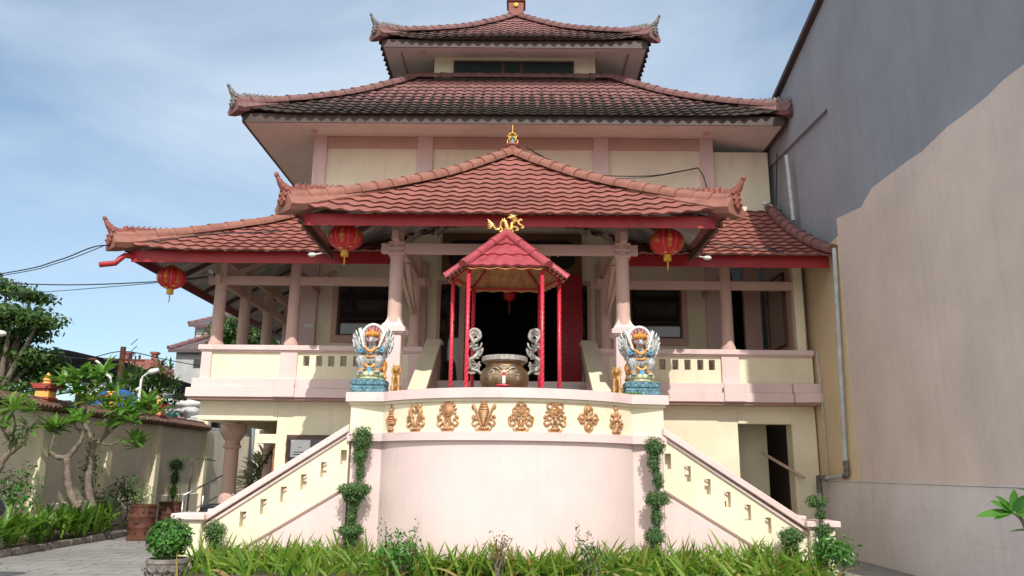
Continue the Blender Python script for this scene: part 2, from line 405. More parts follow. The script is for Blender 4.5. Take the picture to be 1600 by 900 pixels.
# unseen bright cloud bank added behind the camera as frontal fill light
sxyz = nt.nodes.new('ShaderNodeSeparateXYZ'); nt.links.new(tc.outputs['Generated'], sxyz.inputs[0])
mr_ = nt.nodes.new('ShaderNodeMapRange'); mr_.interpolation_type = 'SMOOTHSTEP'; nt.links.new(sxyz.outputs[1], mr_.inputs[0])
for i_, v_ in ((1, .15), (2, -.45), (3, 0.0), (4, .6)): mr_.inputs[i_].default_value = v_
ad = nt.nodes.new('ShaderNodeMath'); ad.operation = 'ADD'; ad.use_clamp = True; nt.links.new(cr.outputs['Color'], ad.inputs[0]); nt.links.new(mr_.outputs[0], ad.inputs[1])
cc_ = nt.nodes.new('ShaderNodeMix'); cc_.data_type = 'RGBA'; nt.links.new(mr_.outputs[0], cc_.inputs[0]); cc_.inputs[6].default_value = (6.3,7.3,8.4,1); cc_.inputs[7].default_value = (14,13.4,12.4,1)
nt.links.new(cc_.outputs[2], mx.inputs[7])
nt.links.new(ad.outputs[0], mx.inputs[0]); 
sg = nt.nodes.new('ShaderNodeMix'); sg.data_type = 'RGBA'; sg.blend_type = 'MULTIPLY'; sg.inputs[0].default_value = 1; nt.links.new(sky.outputs[0], sg.inputs[6]); sg.inputs[7].default_value = (1.03,1.20,1.23,1)
nt.links.new(sg.outputs[2], mx.inputs[6]); mx.inputs[7].default_value = (5.6,6.3,7.5,1)
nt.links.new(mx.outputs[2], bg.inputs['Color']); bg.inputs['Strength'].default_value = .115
sl = bpy.data.lights.new('sun', 'SUN'); sl.energy = 3.8; sl.angle = R(.53); sl.color = (1, .955, .88)
so = bpy.data.objects.new('sun', sl); COL.objects.link(so); so.rotation_euler = (-SUNV).to_track_quat('-Z', 'Y').to_euler()
so.location = (3, -20, 25)
sc.view_settings.view_transform = 'Standard'; sc.view_settings.look = 'None'; sc.view_settings.gamma = 1; sc.view_settings.exposure = .1
sc.render.engine = 'CYCLES'; sc.cycles.max_bounces = 10; sc.cycles.diffuse_bounces = 8; sc.cycles.transparent_max_bounces = 8

# ================================================================== roofs
class Roof:
    def __init__(s, x0, x1, y0, y1, z0, H, D, lift=.15, tw=.30, e=.29):
        s.x0, s.x1, s.y0, s.y1, s.z0, s.H, s.D, s.lift, s.tw, s.e = x0, x1, y0, y1, z0, H, D, lift, tw, e
    def z(s, d, c=9):
        t = d/s.D; return s.z0 + s.H*(.80*t+.20*t*t) + s.lift*max(0, 1-c/1.6)**2*max(0, 1-t*1.6)
    def pos(s, side, a, d, dz=0):
        lo, hi = s.span(side); c = min(a-lo-d, hi-a-d); z = s.z(d, max(c, 0)) + dz
        return {'f': (a, s.y0+d, z), 'b': (a, s.y1-d, z), 'l': (s.x0+d, a, z), 'r': (s.x1-d, a, z)}[side]
    def span(s, side): return (s.x0, s.x1) if side in 'fb' else (s.y0, s.y1)
    def tiles(s, mb, side, dmax, smin=-1e9, smax=1e9, keep=None, over=.06, th=.042, wave=.011):
        lo, hi = s.span(side); nc = int(math.ceil(dmax/s.e)); per = 6
        n = int((min(hi, smax)-max(lo, smin))/s.tw*per)+1; a0 = max(lo, smin); flip = side in 'br'
        da = (min(hi, smax)-a0)/n
        for i in range(nc):
            d0 = i*s.e-(over if i == 0 else .02); d1 = min((i+1)*s.e, dmax)
            rows = []
            for k in range(n+1):
                a = a0+k*da; ph = 2*PI*((a-lo)/s.tw)
                w_ = math.cos(ph); jit = .004*math.sin(a*37.7+i*5.1)
                dl = d0 + .021*w_
                def cl(x, d): dd = max(d, 0); return min(max(x, lo+dd), hi-dd)
                p0 = s.pos(side, cl(a, dl), dl+.045, -.005)
                p1 = s.pos(side, cl(a, dl), dl, th+wave*w_+jit)
                p2 = s.pos(side, cl(a, d1), d1, .004+wave*w_)
                rows.append((p0, p1, p2, a, (a-lo)/s.tw))
            for k in range(n):
                A = rows[k]; B = rows[k+1]; am = (A[3]+B[3])/2
                if am < lo+max(d0, 0)-.0 or am > hi-max(d0, 0): continue
                if keep and not keep(Vector(A[1]).lerp(Vector(B[2]), .5)): continue
                u0, u1 = A[4], B[4]-1e-4
                q = [A[0], B[0], B[1], A[1]]; uv = [(u0, i+.01), (u1, i+.01), (u1, i+.02), (u0, i+.02)]
                q2 = [A[1], B[1], B[2], A[2]]; uv2 = [(u0, i+.02), (u1, i+.02), (u1, i+.98), (u0, i+.98)]
                if flip: q.reverse(); uv.reverse(); q2.reverse(); uv2.reverse()
                mb.quad(*q, uv=uv); mb.quad(*q2, uv=uv2)
    def under(s, mb, side, dmax, smin=-1e9, smax=1e9, off=-.07, keep=None, corr=.03, step=.11):
        lo, hi = s.span(side); a0 = max(lo, smin); a1 = min(hi, smax); n = int((a1-a0)/step); nd = 6
        for i in range(nd):
            d0 = .24+(dmax-.24)*i/nd; d1 = .24+(dmax-.24)*(i+1)/nd
            for k in range(n):
                aa = a0+(a1-a0)*k/n; ab = a0+(a1-a0)*(k+1)/n; am = (aa+ab)/2
                if am < lo+d0 or am > hi-d0: continue
                def cl(x, d): return min(max(x, lo+d), hi-d)
                za = off-(corr if k % 2 else 0); zb = off-(corr if (k+1) % 2 else 0)
                pts = [s.pos(side, cl(aa, d0), d0, za), s.pos(side, cl(ab, d0), d0, zb), s.pos(side, cl(ab, d1), d1, zb), s.pos(side, cl(aa, d1), d1, za)]
                if keep and not keep(Vector(pts[0]).lerp(Vector(pts[2]), .5)): continue
                mb.quad(*(pts if side in 'br' else pts[::-1]))
    def hip(s, cx, cy, dmax, dz=.06, n=30):         # polyline of the hip starting at corner (cx,cy in 0/1), going up
        out = []
        for k in range(n+1):
            d = -.05+(dmax+.05)*k/n
            x = s.x0+d if cx == 0 else s.x1-d; y = s.y0+d if cy == 0 else s.y1-d
            out.append(Vector((x, y, s.z(max(d, 0), 0)+dz)))
        return out
    def rafters(s, par, side, dmax, spacing, smin=-1e9, smax=1e9, off=-.16, w=.06, h=.1, d_in=.28):
        lo, hi = s.span(side); a = max(lo, smin)+spacing*.6
        while a < min(hi, smax):
            dm = min(dmax, a-lo, hi-a)
            if dm > .4: mb = MB(); mb.bar(s.pos(side, a, d_in, off), s.pos(side, a, dm, off), w, h); mb.build('rafter', M['rafter'], par)
            a += spacing
def ridge_tiles(mb, path, r=.115, ln=.40, n=9, lift=.0):
    """row of overlapping half-round tiles along a polyline (from low end to high end)"""
    L = [0]
    for a, b in zip(path, path[1:]): L.append(L[-1]+(b-a).length)
    def P(x):
        x = min(max(x, 0), L[-1])
        for i in range(len(L)-1):
            if x <= L[i+1] or i == len(L)-2:
                t = (x-L[i])/max(L[i+1]-L[i], 1e-6); return path[i].lerp(path[i+1], t)
    k = max(1, int(round(L[-1]/ln))); ln = L[-1]/k
    for i in range(k):
        a = P(i*ln-.0); b = P((i+1)*ln+.04); t = (b-a).normalized()
        sd = t.cross(Vector((0,0,1))).normalized(); up = sd.cross(t)
        a = a+Vector((U(-.006,.006), U(-.006,.006), U(-.004,.008)))
        prof = []
        for j in range(n+1):
            an = PI*1.16*j/n-PI*.08; prof.append((math.cos(an), math.sin(an)))
        ra, rb = r*1.12*U(.97,1.03), r*.93
        base = len(mb.v)
        for pc, rr in ((a, ra), (a+t*.035, ra), (a+t*.04, ra*.95), (b, rb)):
            for c_, s_ in prof: mb.v.append(tuple(pc+sd*c_*rr+up*s_*rr))
        m = n+1
        for q in range(3):
            for j in range(n): mb.face((base+q*m+j, base+q*m+j+1, base+(q+1)*m+j+1, base+(q+1)*m+j))
        mb.face(tuple(base+j for j in range(m-1, -1, -1)))
def fillet(mb, roof, cx, cy, length=1.5):
    base = len(mb.v); n = 9; sx = 1 if cx == 0 else -1; sy = 1 if cy == 0 else -1
    pd = Vector((sx, -sy, 0)).normalized(); sl = roof.H/roof.D*.8*.707
    for k in range(n+1):
        d = -.10+(length+.1)*k/n; w_ = .30*(1-k/n)**1.3+.10; x = (roof.x0 if cx == 0 else roof.x1)+sx*d; y = (roof.y0 if cy == 0 else roof.y1)+sy*d
        z = roof.z(max(d, 0), 0); c = Vector((x, y, z)); lo = z-w_*sl+.045
        for q in (-1, -.45, .45, 1): mb.v.append(tuple(c+pd*w_*q*.75+Vector((0, 0, (lo-z) if abs(q) == 1 else .10))))
        mb.v.append(tuple(c+pd*w_*.6+Vector((0,0,lo-z-.10)))); mb.v.append(tuple(c-pd*w_*.6+Vector((0,0,lo-z-.10))))
    for k in range(n):
        for j in range(6): a = base+6*k+j; b = base+6*k+(j+1) % 6; mb.face((a, b, b+6, a+6))
    mb.face(tuple(base+j for j in range(6)))
def corner_ornament(name, corner, inward, mat, parent, scale=1.0):
    """carved up-curling finial; corner = low end of the hip, inward = unit vector up the hip"""
    mb = MB(); up = Vector((0,0,1)); o = -Vector((inward.x, inward.y, 0)).normalized(); sd = o.cross(up)
    def P(a, b, c=0): return corner + (o*a+up*b+sd*c)*scale
    horn = spline([P(-.30,.10), P(-.08,.12), P(.07,.17), P(.16,.25), P(.24,.36)], 5)
    mb.tube(horn, lerps([.09,.10,.085,.06,.02], 5) if scale == 1 else [x*scale for x in lerps([.09,.10,.085,.06,.02], 5)], 8)
    mb.ell(P(.24,.365), Vector((.04,.04,.05))*scale)
    for i in range(9):                       # flame leaves on the horn
        p = horn[4+i*2 if 4+i*2 < len(horn) else -1]; k = 1-.07*i
        for s_ in (-1, 1):
            q = p+(o*(.10*s_)+up*.07+sd*U(-.03,.03))*scale*k
            mb.tube([p, p.lerp(q, .6)+up*.015*scale, q], [.035*scale*k, .028*scale*k, .006*scale], 5)
    for i in range(8):                       # low carved crest of scrolls along the hip
        d = .18+.115*i; c = corner+inward*d*scale+up*(.185-.006*i)*scale; rr = (.115-.008*i)*scale
        pts = []
        for k in range(12):
            an = k*.62+PI; r_ = rr*(1-.065*k); pts.append(c-o*math.cos(an)*r_+up*math.sin(an)*r_+sd*.01*(k % 2))
        mb.tube(pts, [.036*scale*(1-.05*k) for k in range(12)], 5)
        mb.tube([c-up*.14*scale, c+up*.05*scale], [.075*scale, .045*scale], 6)
        mb.tube([c+up*.04*scale, c+up*.11*scale-o*.05*scale], [.03*scale, .005], 5)
    for i in range(3):                       # scrolled face under the horn
        c = P(.06+.015*i, .10-.10*i); rr = .075*scale
        pts = [c+o*math.cos(k*.65)*rr*(1-.06*k)+up*math.sin(k*.65)*rr*(1-.06*k) for k in range(12)]
        mb.tube(pts, .03*scale, 5)
        for s_ in (-1, 1):
            pts = [c+sd*s_*(.05+math.cos(k*.65)*rr*.6*(1-.06*k)*1)+up*math.sin(k*.65)*rr*(1-.06*k)+o*.02 for k in range(10)]
            mb.tube(pts, .024*scale, 5)
    mb.tube([P(-.16,.06), P(.05,.05), P(.09,-.17)], [.12*scale,.10*scale,.05*scale], 8)
    return mb.build(name, mat, parent, smooth=True, autosmooth=50)
def fascia_board(mb, r, side, z0, z1, y_in=.21, th=.03, smin=-1e9, smax=1e9):
    lo, hi = r.span(side); a0 = max(lo+y_in, smin); a1 = min(hi-y_in, smax)
    if side == 'f': mb.box(a0, a1, r.y0+y_in, r.y0+y_in+th, z0, z1)
    if side == 'b': mb.box(a0, a1, r.y1-y_in-th, r.y1-y_in, z0, z1)
    if side == 'l': mb.box(r.x0+y_in, r.x0+y_in+th, a0+th+.003, a1-th-.003, z0, z1)
    if side == 'r': mb.box(r.x1-y_in-th, r.x1-y_in, a0+th+.003, a1-th-.003, z0, z1)

# ================================================================== temple building
T = thing('temple_building', 'cream and pink temple hall with tiered red tile roofs and a columned upper veranda', 'temple', (-.2, 19, 0))
AX = -.2
def mx(x): return 2*AX-x
XL, XR = -6.95, 6.42                                    # veranda ends

# ---- ground floor
g = MB()
g.box(-5.23, 4.74, 17.12, 17.37, 0, 3.0)                # front wall
g.box(-5.23, -4.98, 17.372, 29, 0, 3.0)                 # left return
g.box(5.9, XR, 17.12, 17.5, 0, 3.0); 
g.box(XL, -5.232, 17.12, 17.4, 2.58, 3.0)               # beams over the openings
g.box(4.742, 5.898, 17.12, 17.4, 2.62, 3.0)
g.box(XL, XL+.28, 17.402, 29, 2.58, 3.0)
g.box(3.2, 5.72, 18.3, 18.5, 0, 3.0)
gw = g.build('ground_floor_wall', M['cream'], T, bevel=.008)
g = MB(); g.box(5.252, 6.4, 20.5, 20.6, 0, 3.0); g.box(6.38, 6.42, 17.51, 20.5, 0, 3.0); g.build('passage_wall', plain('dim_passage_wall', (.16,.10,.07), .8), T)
g = MB(); g.tube([at(1190,707,17.9), at(1256,746,16.9)], .035, 10); g.build('drain_pole', M['beam'], T, smooth=True, autosmooth=40)
def gcol(x, y):
    m = MB()
    m.lathe([(.22,0),(.22,.85),(.20,.98),(.165,1.06),(.16,2.02),(.2,2.03),(.215,2.09),(.175,2.1),(.175,2.2),(.2,2.22),(.30,2.38),(.31,2.4),(.31,2.58)], (x, y, 0), 28)
    return m.build('ground_column', M['salmon'], T, smooth=True, autosmooth=35)
for y in (18.9, 21.8, 24.7): gcol(-6.80, y)
wf = MB()
a = at(447, 683, 17.1); wx0, wx1, wz1, wz0 = -4.98, -3.3, 2.28, .9
wf.box(wx0, wx1, 17.06, 17.118, wz1-.09, wz1); wf.box(wx0, wx0+.09, 17.06, 17.118, wz0, wz1-.092); wf.box(wx1-.09, wx1, 17.06, 17.118, wz0, wz1-.092); wf.box(wx0+.092, wx1-.092, 17.06, 17.118, wz0, wz0+.08)
wo = wf.build('ground_window', M['brown'], T)
m = MB(); m.box(wx0+.09, wx1-.09, 17.09, 17.116, wz0+.08, wz1-.09); m.build('pane', M['glass'], wo)
m = MB(); p0 = at(454, 687, 17.08); p1 = at(482, 712, 17.08)
m.box(p0.x, p1.x+.02, 17.082, 17.088, p1.z-.03, p0.z); nz_ = m.build('paper_notice', M['paper'], wo)
m = MB()
for k, (wd, hh) in enumerate(((.06,.01),(.22,.018),(.25,.018))):
    zc = p0.z-.16-[0,.1,.15][k]; m.box((p0.x+p1.x)/2-wd/2, (p0.x+p1.x)/2+wd/2, 17.078, 17.081, zc-hh/2, zc+hh/2)
m.build('notice_text', M['ink'], wo)
m = MB(); m.box(-5.36, -5.233, 17.42, 17.5, 0, 2.1); m.box(-5.36, -5.233, 18.35, 18.43, 0, 2.1); m.box(-5.36, -5.233, 17.502, 18.348, 2.02, 2.1); m.build('side_door_frame', plain('door_frame_wood', (.33,.12,.06)), T)
m = MB(); m.box(-5.7, -5.24, 17.3, 17.42, 2.1, 2.3); m.build('door_hood', M['cream'], T, bevel=.01)

# ---- veranda slab with its two projecting bands, and the parapets
s = MB(); s.box(XL, XR, 16.95, 18.99, 3.003, 3.38); s.box(XL, -5.36, 18.992, 29, 3.003, 3.38); s.build('veranda_floor', M['pinkwall'], T)
b = MB()
for (z0, z1, o_) in ((3.05, 3.25, .20), (3.253, 3.46, .12)):
    b.box(XL-o_, XR-.55, 16.95-o_, 16.948, z0, z1); b.box(XL-o_, XL-.003, 16.951, 29, z0, z1)
    b.box(XR-.54, XR+.06, 16.95-o_-.08, 16.948, z0, z1)                         # break-forward at the right end
b.box(-5.25, -4.8, 16.71, 16.75, 3.055, 3.455); b.box(4.38, 4.83, 16.71, 16.75, 3.055, 3.455)
b.build('veranda_band', M['pinkwall'], T, bevel=.012)
b = MB(); b.box(XL-.15, XR-.55, 16.80, 16.949, 3.0, 3.047); b.box(XL-.15, XL-.003, 16.951, 29, 3.0, 3.047); b.box(XR-.54, XR+.04, 16.72, 16.949, 3.0, 3.047)
b.build('band_shadow_line', M['trim'], T)  # dark strip under the band, its shadow line put into the colour
def parapet_run(x0, x1, holes, y0=16.98, y1=17.13):
    m = MB(); z0, z1, h0, h1 = 3.385, 4.05, 3.76, 3.985
    if not holes: m.box(x0, x1, y0, y1, z0, z1)
    else:
        xs = [x0]+[q for c in holes for q in (c-.068, c+.068)]+[x1]
        for i in range(len(xs)-1):
            if i % 2 == 0: m.box(xs[i], xs[i+1], y0, y1, z0, z1)
            else: m.box(xs[i]+.001, xs[i+1]-.001, y0, y1, z0, h0); m.box(xs[i]+.001, xs[i+1]-.001, y0, y1, h1, z1)
    return m.build('parapet', M['cream'], T)
hl = [at(px, 562, 17).x for px in (479, 499, 518, 537, 557)]; hl += [hl[-1]+.275*k for k in (1, 2, 3)]
hr = [at(px, 570, 17).x for px in (1112, 1094, 1074, 1055, 1035)]; hr += [hr[-1]-.275*k for k in (1, 2)]
parapet_run(-6.72, -5.22, None); parapet_run(-4.84, -2.42, sorted(hl)); parapet_run(1.98, 4.40, sorted(hr)); parapet_run(4.80, XR-.02, None)
m = MB(); m.box(XL+.08, XL+.23, 17.25, 29, 3.385, 4.05); m.build('parapet', M['cream'], T)
EACH_PIERS = [(XL, -6.722, 16.93, 17.2, 3.385, 4.05), (-5.22, -4.84, 16.93, 17.2, 3.385, 4.05), (4.41, 4.79, 16.93, 17.2, 3.385, 4.05), (1.7, 1.978, 16.93, 17.2, 3.385, 4.05), (-2.418, -2.1, 16.93, 17.2, 3.385, 4.05)]
for bx in EACH_PIERS: m = MB(); m.box(*bx); m.build('parapet_pier', M['pinkwall'], T, bevel=.01)
for (x0, x1) in ((XL-.07, -2.1), (1.7, XR)):
    m = MB(); m.box(x0, x1, 16.88, 17.22, 4.085, 4.20); m.box(x0+.03, x1-.01, 16.92, 17.19, 4.052, 4.087)
    if x0 < 0: m.box(x0, XL+.28, 17.2, 29, 4.084, 4.199)
    m.build('parapet_coping', M['coping'], T, bevel=.012)

# ---- columns of the veranda and the porch
def column(x, y, z0, z1, r=.135, mat='beam'):
    m = MB(); m.lathe([(r+.03,0),(r+.03,.05),(r+.005,.12),(r,.2),(r*.94,z1-z0)], (x, y, z0), 24)
    return m.build('veranda_column', M[mat], T, smooth=True, autosmooth=40)
for x in (-6.70, -5.03, 4.60): column(x, 17.05, 4.2, 6.14)
for y in (18.65, 20.4, 22.2, 24): column(-6.70, y, 4.2, 6.14)
m = MB(); m.box(6.1, 6.3, 16.98, 17.16, 4.2, 6.12); m.build('end_post', M['cream'], T, bevel=.01)
for x in (-2.32, 1.93):                                   # porch columns on pedestals, and the row behind
    column(x, 14.25, 4.2, 5.98, .13); column(x, 17.05, 4.2, 6.3, .13)
    m = MB(); m.box(x-.165, x+.165, 14.08, 14.42, 1.95, 4.0); m.build('porch_pedestal', M['pinkwall'], T, bevel=.012)
    m = MB(); m.box(x-.24, x+.24, 14.01, 14.49, 4.04, 4.125); m.box(x-.2, x+.2, 14.05, 14.45, 4.003, 4.037)
    i0 = len(m.v)
    for (hw, z) in ((.20, 4.128), (.20, 4.16), (.15, 4.22), (.08, 4.36)):
        m.v += [(x-hw, 14.25-hw, z), (x+hw, 14.25-hw, z), (x+hw, 14.25+hw, z), (x-hw, 14.25+hw, z)]
    for k in range(3):
        for j in range(4): m.face((i0+4*k+j, i0+4*k+(j+1) % 4, i0+4*k+4+(j+1) % 4, i0+4*k+4+j))
    m.build('pedestal_cap', M['pinkwall'], T)
def beam(pts, w=.12, h=.19, name='tie_beam'):
    m = MB()
    for a, b_ in pts: m.bar(a, b_, w, h)
    return m.build(name, M['beam'], T, bevel=.006)
beam([((-6.98,17.05,5.68), (-2.0,17.05,5.68))]); beam([((1.6,17.05,5.66), (6.12,17.05,5.66))])
beam([((-6.70,16.78,5.68), (-6.70,28,5.68))]); beam([((-6.85,17.05,6.2), (-2.5,17.05,6.2))], name='wall_plate'); beam([((2.1,17.05,6.2), (6.3,17.05,6.2))], name='wall_plate')
beam([((-6.70,17.1,6.22), (-6.70,28,6.22))], name='wall_plate'); beam([((-5.03,17.1,5.9), (-5.03,18.95,5.9))]); beam([((4.6,17.1,5.9), (4.6,18.95,5.9))])
beam([((-2.62,14.25,5.66), (2.23,14.25,5.66))]); 
for x in (-2.32, 1.93):
    beam([((x,13.9,5.84), (x,17.3,5.84))]); beam([((x,14.25,5.96), (x,14.26,6.25))], .2, .2)
    beam([((x,16.9,4.95), (x,15.6,5.75))], .09, .11, 'brace')
    beam([((x,14.35,5.45), (x,16.7,4.9))], .07, .1, 'brace')
    m = MB(); m.box(x-.22, x+.22, 16.85, 17.25, 5.58, 5.75); m.build('beam_bracket', M['beam'], T, bevel=.01)
    m = MB()
    for k in range(3): m.box(x-.15, x+.15, 14.10, 14.40, 5.5+.11*k, 5.55+.11*k)
    m.build('beam_bracket', M['beam'], T, bevel=.006)
beam([((-6.7,17.05,5.7), (-5.3,18.4,6.9))], .09, .12, 'brace'); beam([((-5.03,17.2,5.55), (-4.35,17.9,6.1))], .09, .12, 'brace')

# ---- main wall (first floor up to the big roof) with its openings
def each(name, boxes, mat, bevel=.012, parent=None):
    for bx in boxes:
        m = MB(); m.box(*bx); m.build(name, mat, parent or T, bevel=bevel)
def wall_with_openings(x0, x1, y0, y1, z0, z1, ops):
    m = MB(); xs = x0
    for (a, b_, c_, d_) in sorted(ops):
        m.box(xs, a, y0, y1, z0, z1); m.box(a+.0005, b_-.0005, y0, y1, d_, z1)
        if c_ > z0: m.box(a+.0005, b_-.0005, y0, y1, z0, c_)
        xs = b_
    m.box(xs, x1, y0, y1, z0, z1); return m
W1 = (-4.52, -3.2, 4.78, 6.1); W2 = (2.75, 4.03, 4.78, 6.08); DO = (-2.05, 1.78, 3.39, 6.2)
wall_with_openings(-5.36, 4.96, 19.0, 19.22, 3.39, 7.6, [W1, DO, W2]).build('main_wall', M['cream'], T)
m = MB(); m.box(-5.36, 4.96, 19.0, 19.22, 7.603, 10.2); m.box(-5.36, -5.14, 19.222, 29, 3.39, 10.2); m.build('upper_wall', M['cream_up'], T)
m = MB(); m.box(4.97, XR, 19.06, 19.2, 6.6, 9.72); m.build('filler_wall', M['cream_up'], T)
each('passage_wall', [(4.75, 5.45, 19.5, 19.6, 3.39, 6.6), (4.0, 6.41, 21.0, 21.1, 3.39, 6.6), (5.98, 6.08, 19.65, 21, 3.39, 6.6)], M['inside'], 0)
each('side_wall', [(5.55, 5.95, 18.9, 19.055, 3.39, 6.6), (6.1, 6.4, 17.2, 19.05, 3.39, 6.6)], M['salmon'], 0)
nb = MB(); nb.box(6.05, 6.098, 17.55, 18.6, 4.45, 6.05); o = nb.build('notice_board', plain('faded_notice', (.33,.28,.22), .3), T)
f = MB()
for (a0, a1, b0, b1) in ((17.5,18.65,6.05,6.1), (17.5,18.65,4.4,4.45), (17.5,17.55,4.451,6.049), (18.6,18.65,4.451,6.049)): f.box(6.03, 6.097, a0, a1, b0, b1)
f.build('board_frame', M['brown'], o)
each('pilaster', [(x0, x1, 18.90, 18.998, 7.4, 10.03) for x0, x1 in ((-5.38,-5.04), (-2.68,-2.28), (mx(-2.28),mx(-2.68)), (4.64,4.98))], M['pink'])
each('pilaster', [(x0, x1, 18.88, 18.998, 3.385, 7.3) for x0, x1 in ((-5.44,-5.02), (4.62,5.04))], M['pink'])
each('pilaster', [(x-.2, x+.2, 18.86, 18.998, 3.385, 6.6) for x in (-2.5, 2.1)], M['salmon'])
each('wall_band', [(x0, x1, 18.94, 18.998, 9.72, 10.02) for x0, x1 in ((-5.035,-2.685), (-2.275,mx(-2.275)), (mx(-2.685),4.635))], M['salmon'], 0)
for (a_, b_, c_, d_) in (W1, W2):
    m = MB(); e_ = .13
    m.box(a_-e_, b_+e_, 18.95, 18.998, d_, d_+e_); m.box(a_-e_, b_+e_, 18.95, 18.998, c_-e_-.05, c_-.001)
    m.box(a_-e_, a_-.001, 18.95, 18.998, c_, d_-.001); m.box(b_+.001, b_+e_, 18.95, 18.998, c_, d_-.001)
    wo = m.build('window', M['salmon'], T, bevel=.008)
    m = MB()
    m.box(a_, a_+.05, 19.02, 19.1, c_, d_); m.box(b_-.05, b_, 19.02, 19.1, c_, d_); m.box(a_+.051, b_-.051, 19.02, 19.1, c_, c_+.05); m.box(a_+.051, b_-.051, 19.02, 19.1, d_-.05, d_)
    m.build('frame', M['brown'], wo)
    m = MB(); m.box(a_+.05, b_-.05, 19.05, 19.07, c_+.05, d_-.05); m.build('pane', M['glass'], wo)
# doorway
a_, b_, c_, d_ = DO
m = MB(); m.box(a_, a_+.09, 18.98, 19.2, c_, d_); m.box(b_-.09, b_, 18.98, 19.2, c_, d_); m.box(a_+.091, b_-.091, 18.98, 19.2, d_-.09, d_)
for x in (-1.42, 1.02): m.box(x-.07, x+.07, 18.98, 19.2, c_, d_-.091)
dr = m.build('doorway', M['beam'], T, bevel=.008)
for (x0, x1) in ((a_+.09, -1.49), (1.09, b_-.09)):
    m = MB(); m.box(x0, x1, 19.06, 19.08, c_, d_-.09); m.build('sidelight', M['glass'], dr)
m = MB(); L_ = .60                                           # the open red leaf, swung outward
m.box(-L_, 0, -.025, .025, 0, 2.95); 
for z in (.15, 1.05, 1.95): m.box(-L_+.08, -.08, -.04, -.0255, z, z+.75)
lf = m.build('door_leaf', M['red'], dr, bevel=.006, loc=(0,0,0)); lf.location = (1.56, 18.90, 3.40); lf.rotation_euler = (0, 0, R(7)); lf['label'] = 'dark red open door leaf'
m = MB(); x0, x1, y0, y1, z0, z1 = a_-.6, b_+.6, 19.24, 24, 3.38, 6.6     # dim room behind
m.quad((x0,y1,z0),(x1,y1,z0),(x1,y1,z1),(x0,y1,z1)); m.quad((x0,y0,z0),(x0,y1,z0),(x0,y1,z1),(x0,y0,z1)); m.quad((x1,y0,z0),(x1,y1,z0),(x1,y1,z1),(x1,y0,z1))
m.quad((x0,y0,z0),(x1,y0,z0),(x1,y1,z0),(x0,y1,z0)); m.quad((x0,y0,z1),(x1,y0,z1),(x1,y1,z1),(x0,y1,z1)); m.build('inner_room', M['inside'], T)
# name board over the door
m = MB(); bz = 6.86
def rrect(cx, cz, w_, h_, r_, n=6):
    out = []
    for (sx, sz, a0) in ((1,-1,-PI/2),(1,1,0),(-1,1,PI/2),(-1,-1,PI)):
        for k in range(n+1):
            an = a0+PI/2*k/n; out.append((cx+sx*(w_/2-r_)+math.cos(an)*r_, cz+sz*(h_/2-r_)+math.sin(an)*r_))
    return out
m.box(-1.95, 1.55, 18.90, 18.96, bz-.55, bz+.55); o = m.build('name_board', plain('board_brown', (.17,.08,.04)), T)
m = MB(); m.prism_y(rrect(-.2, bz, 3.15, .72, .22), 18.87, 18.899); m.build('board_panel', M['black'], o)
m = MB()
for xx in (-1.25, -1.05, -.85, .55, .75, .95): m.ell((xx, 18.865, bz+U(-.05,.03)), (.05,.01,.07), nu=6, nv=4)
m.build('gilt_lettering', M['gold'], o, smooth=True)
m = MB(); m.box(-5.28, -5.05, 18.862, 18.879, 4.95, 5.04); m.build('number_plate', M['paper'], T)
# inner steps and their rails
m = MB()
for k in range(8): m.box(-1.72, 1.32, 14.75+.29*k, 17.2, 1.95+.18*k+.001, 1.95+.18*(k+1))
m.build('inner_steps', M['soffit'], T)
for x in (-2.0, 1.42):
    m = MB(); m.prism_x([(14.5,1.96),(14.5,2.98),(14.62,3.04),(17.1,4.33),(17.5,4.33),(17.5,1.96)], x, x+.24)
    o = m.build('stair_rail', M['beam'], T, bevel=.01)
    m = MB(); m.prism_x([(14.44,2.99),(14.44,3.05),(14.6,3.12),(17.08,4.40),(17.55,4.40),(17.55,4.336),(17.1,4.336),(14.62,3.046)], x-.05, x+.29); m.build('coping', M['cream'], o, bevel=.01)
m = MB(); m.tube([(1.33,14.95,3.0),(1.33,15.0,3.05),(1.33,17.0,4.15),(1.33,17.1,4.1)], .022, 8); m.tube([(1.33,15.0,2.1),(1.33,15.0,3.05)], .022, 8); m.build('handrail', M['steel'], T, smooth=True)

# ---- veranda roof
VR = Roof(-8.28, 40, 15.4, 60, 5.93, 2.17, 3.6, .16)
PR = Roof(-4.0, 3.62, 12.9, 60, 5.93, 2.68, 3.81, .17)
keepV = lambda p: p.x < -2.75 or p.x > 2.32 or p.z > PR.z(min(p.x-PR.x0, PR.x1-p.x))-.14
vr = MB()
VR.tiles(vr, 'f', 3.6, smax=6.40, keep=keepV); VR.tiles(vr, 'l', 2.92, smax=29.5)
vroof = vr.build('veranda_roof', M['tile'], T)
m = MB(); VR.under(m, 'f', 3.55, smax=6.40, keep=keepV); VR.under(m, 'l', 2.88, smax=29.5); m.build('roof_lining', M['zinc'], vroof)
VR.rafters(vroof, 'f', 3.5, 1.35, smax=-2.8); VR.rafters(vroof, 'f', 3.5, 1.35, smin=2.4, smax=6.3); VR.rafters(vroof, 'l', 2.85, 1.5, smax=29)
m = MB(); m.bar((-8.0,15.68,5.87), (-5.4,18.28,VR.z(2.88)-.17), .1, .14); m.build('hip_rafter', M['rafter'], vroof)
m = MB(); fascia_board(m, VR, 'f', 5.72, 5.965, smax=-2.55); m.build('fascia', M['red'], vroof)
m = MB(); fascia_board(m, VR, 'f', 5.72, 5.965, smin=2.15, smax=6.38); m.build('fascia', M['red'], vroof)
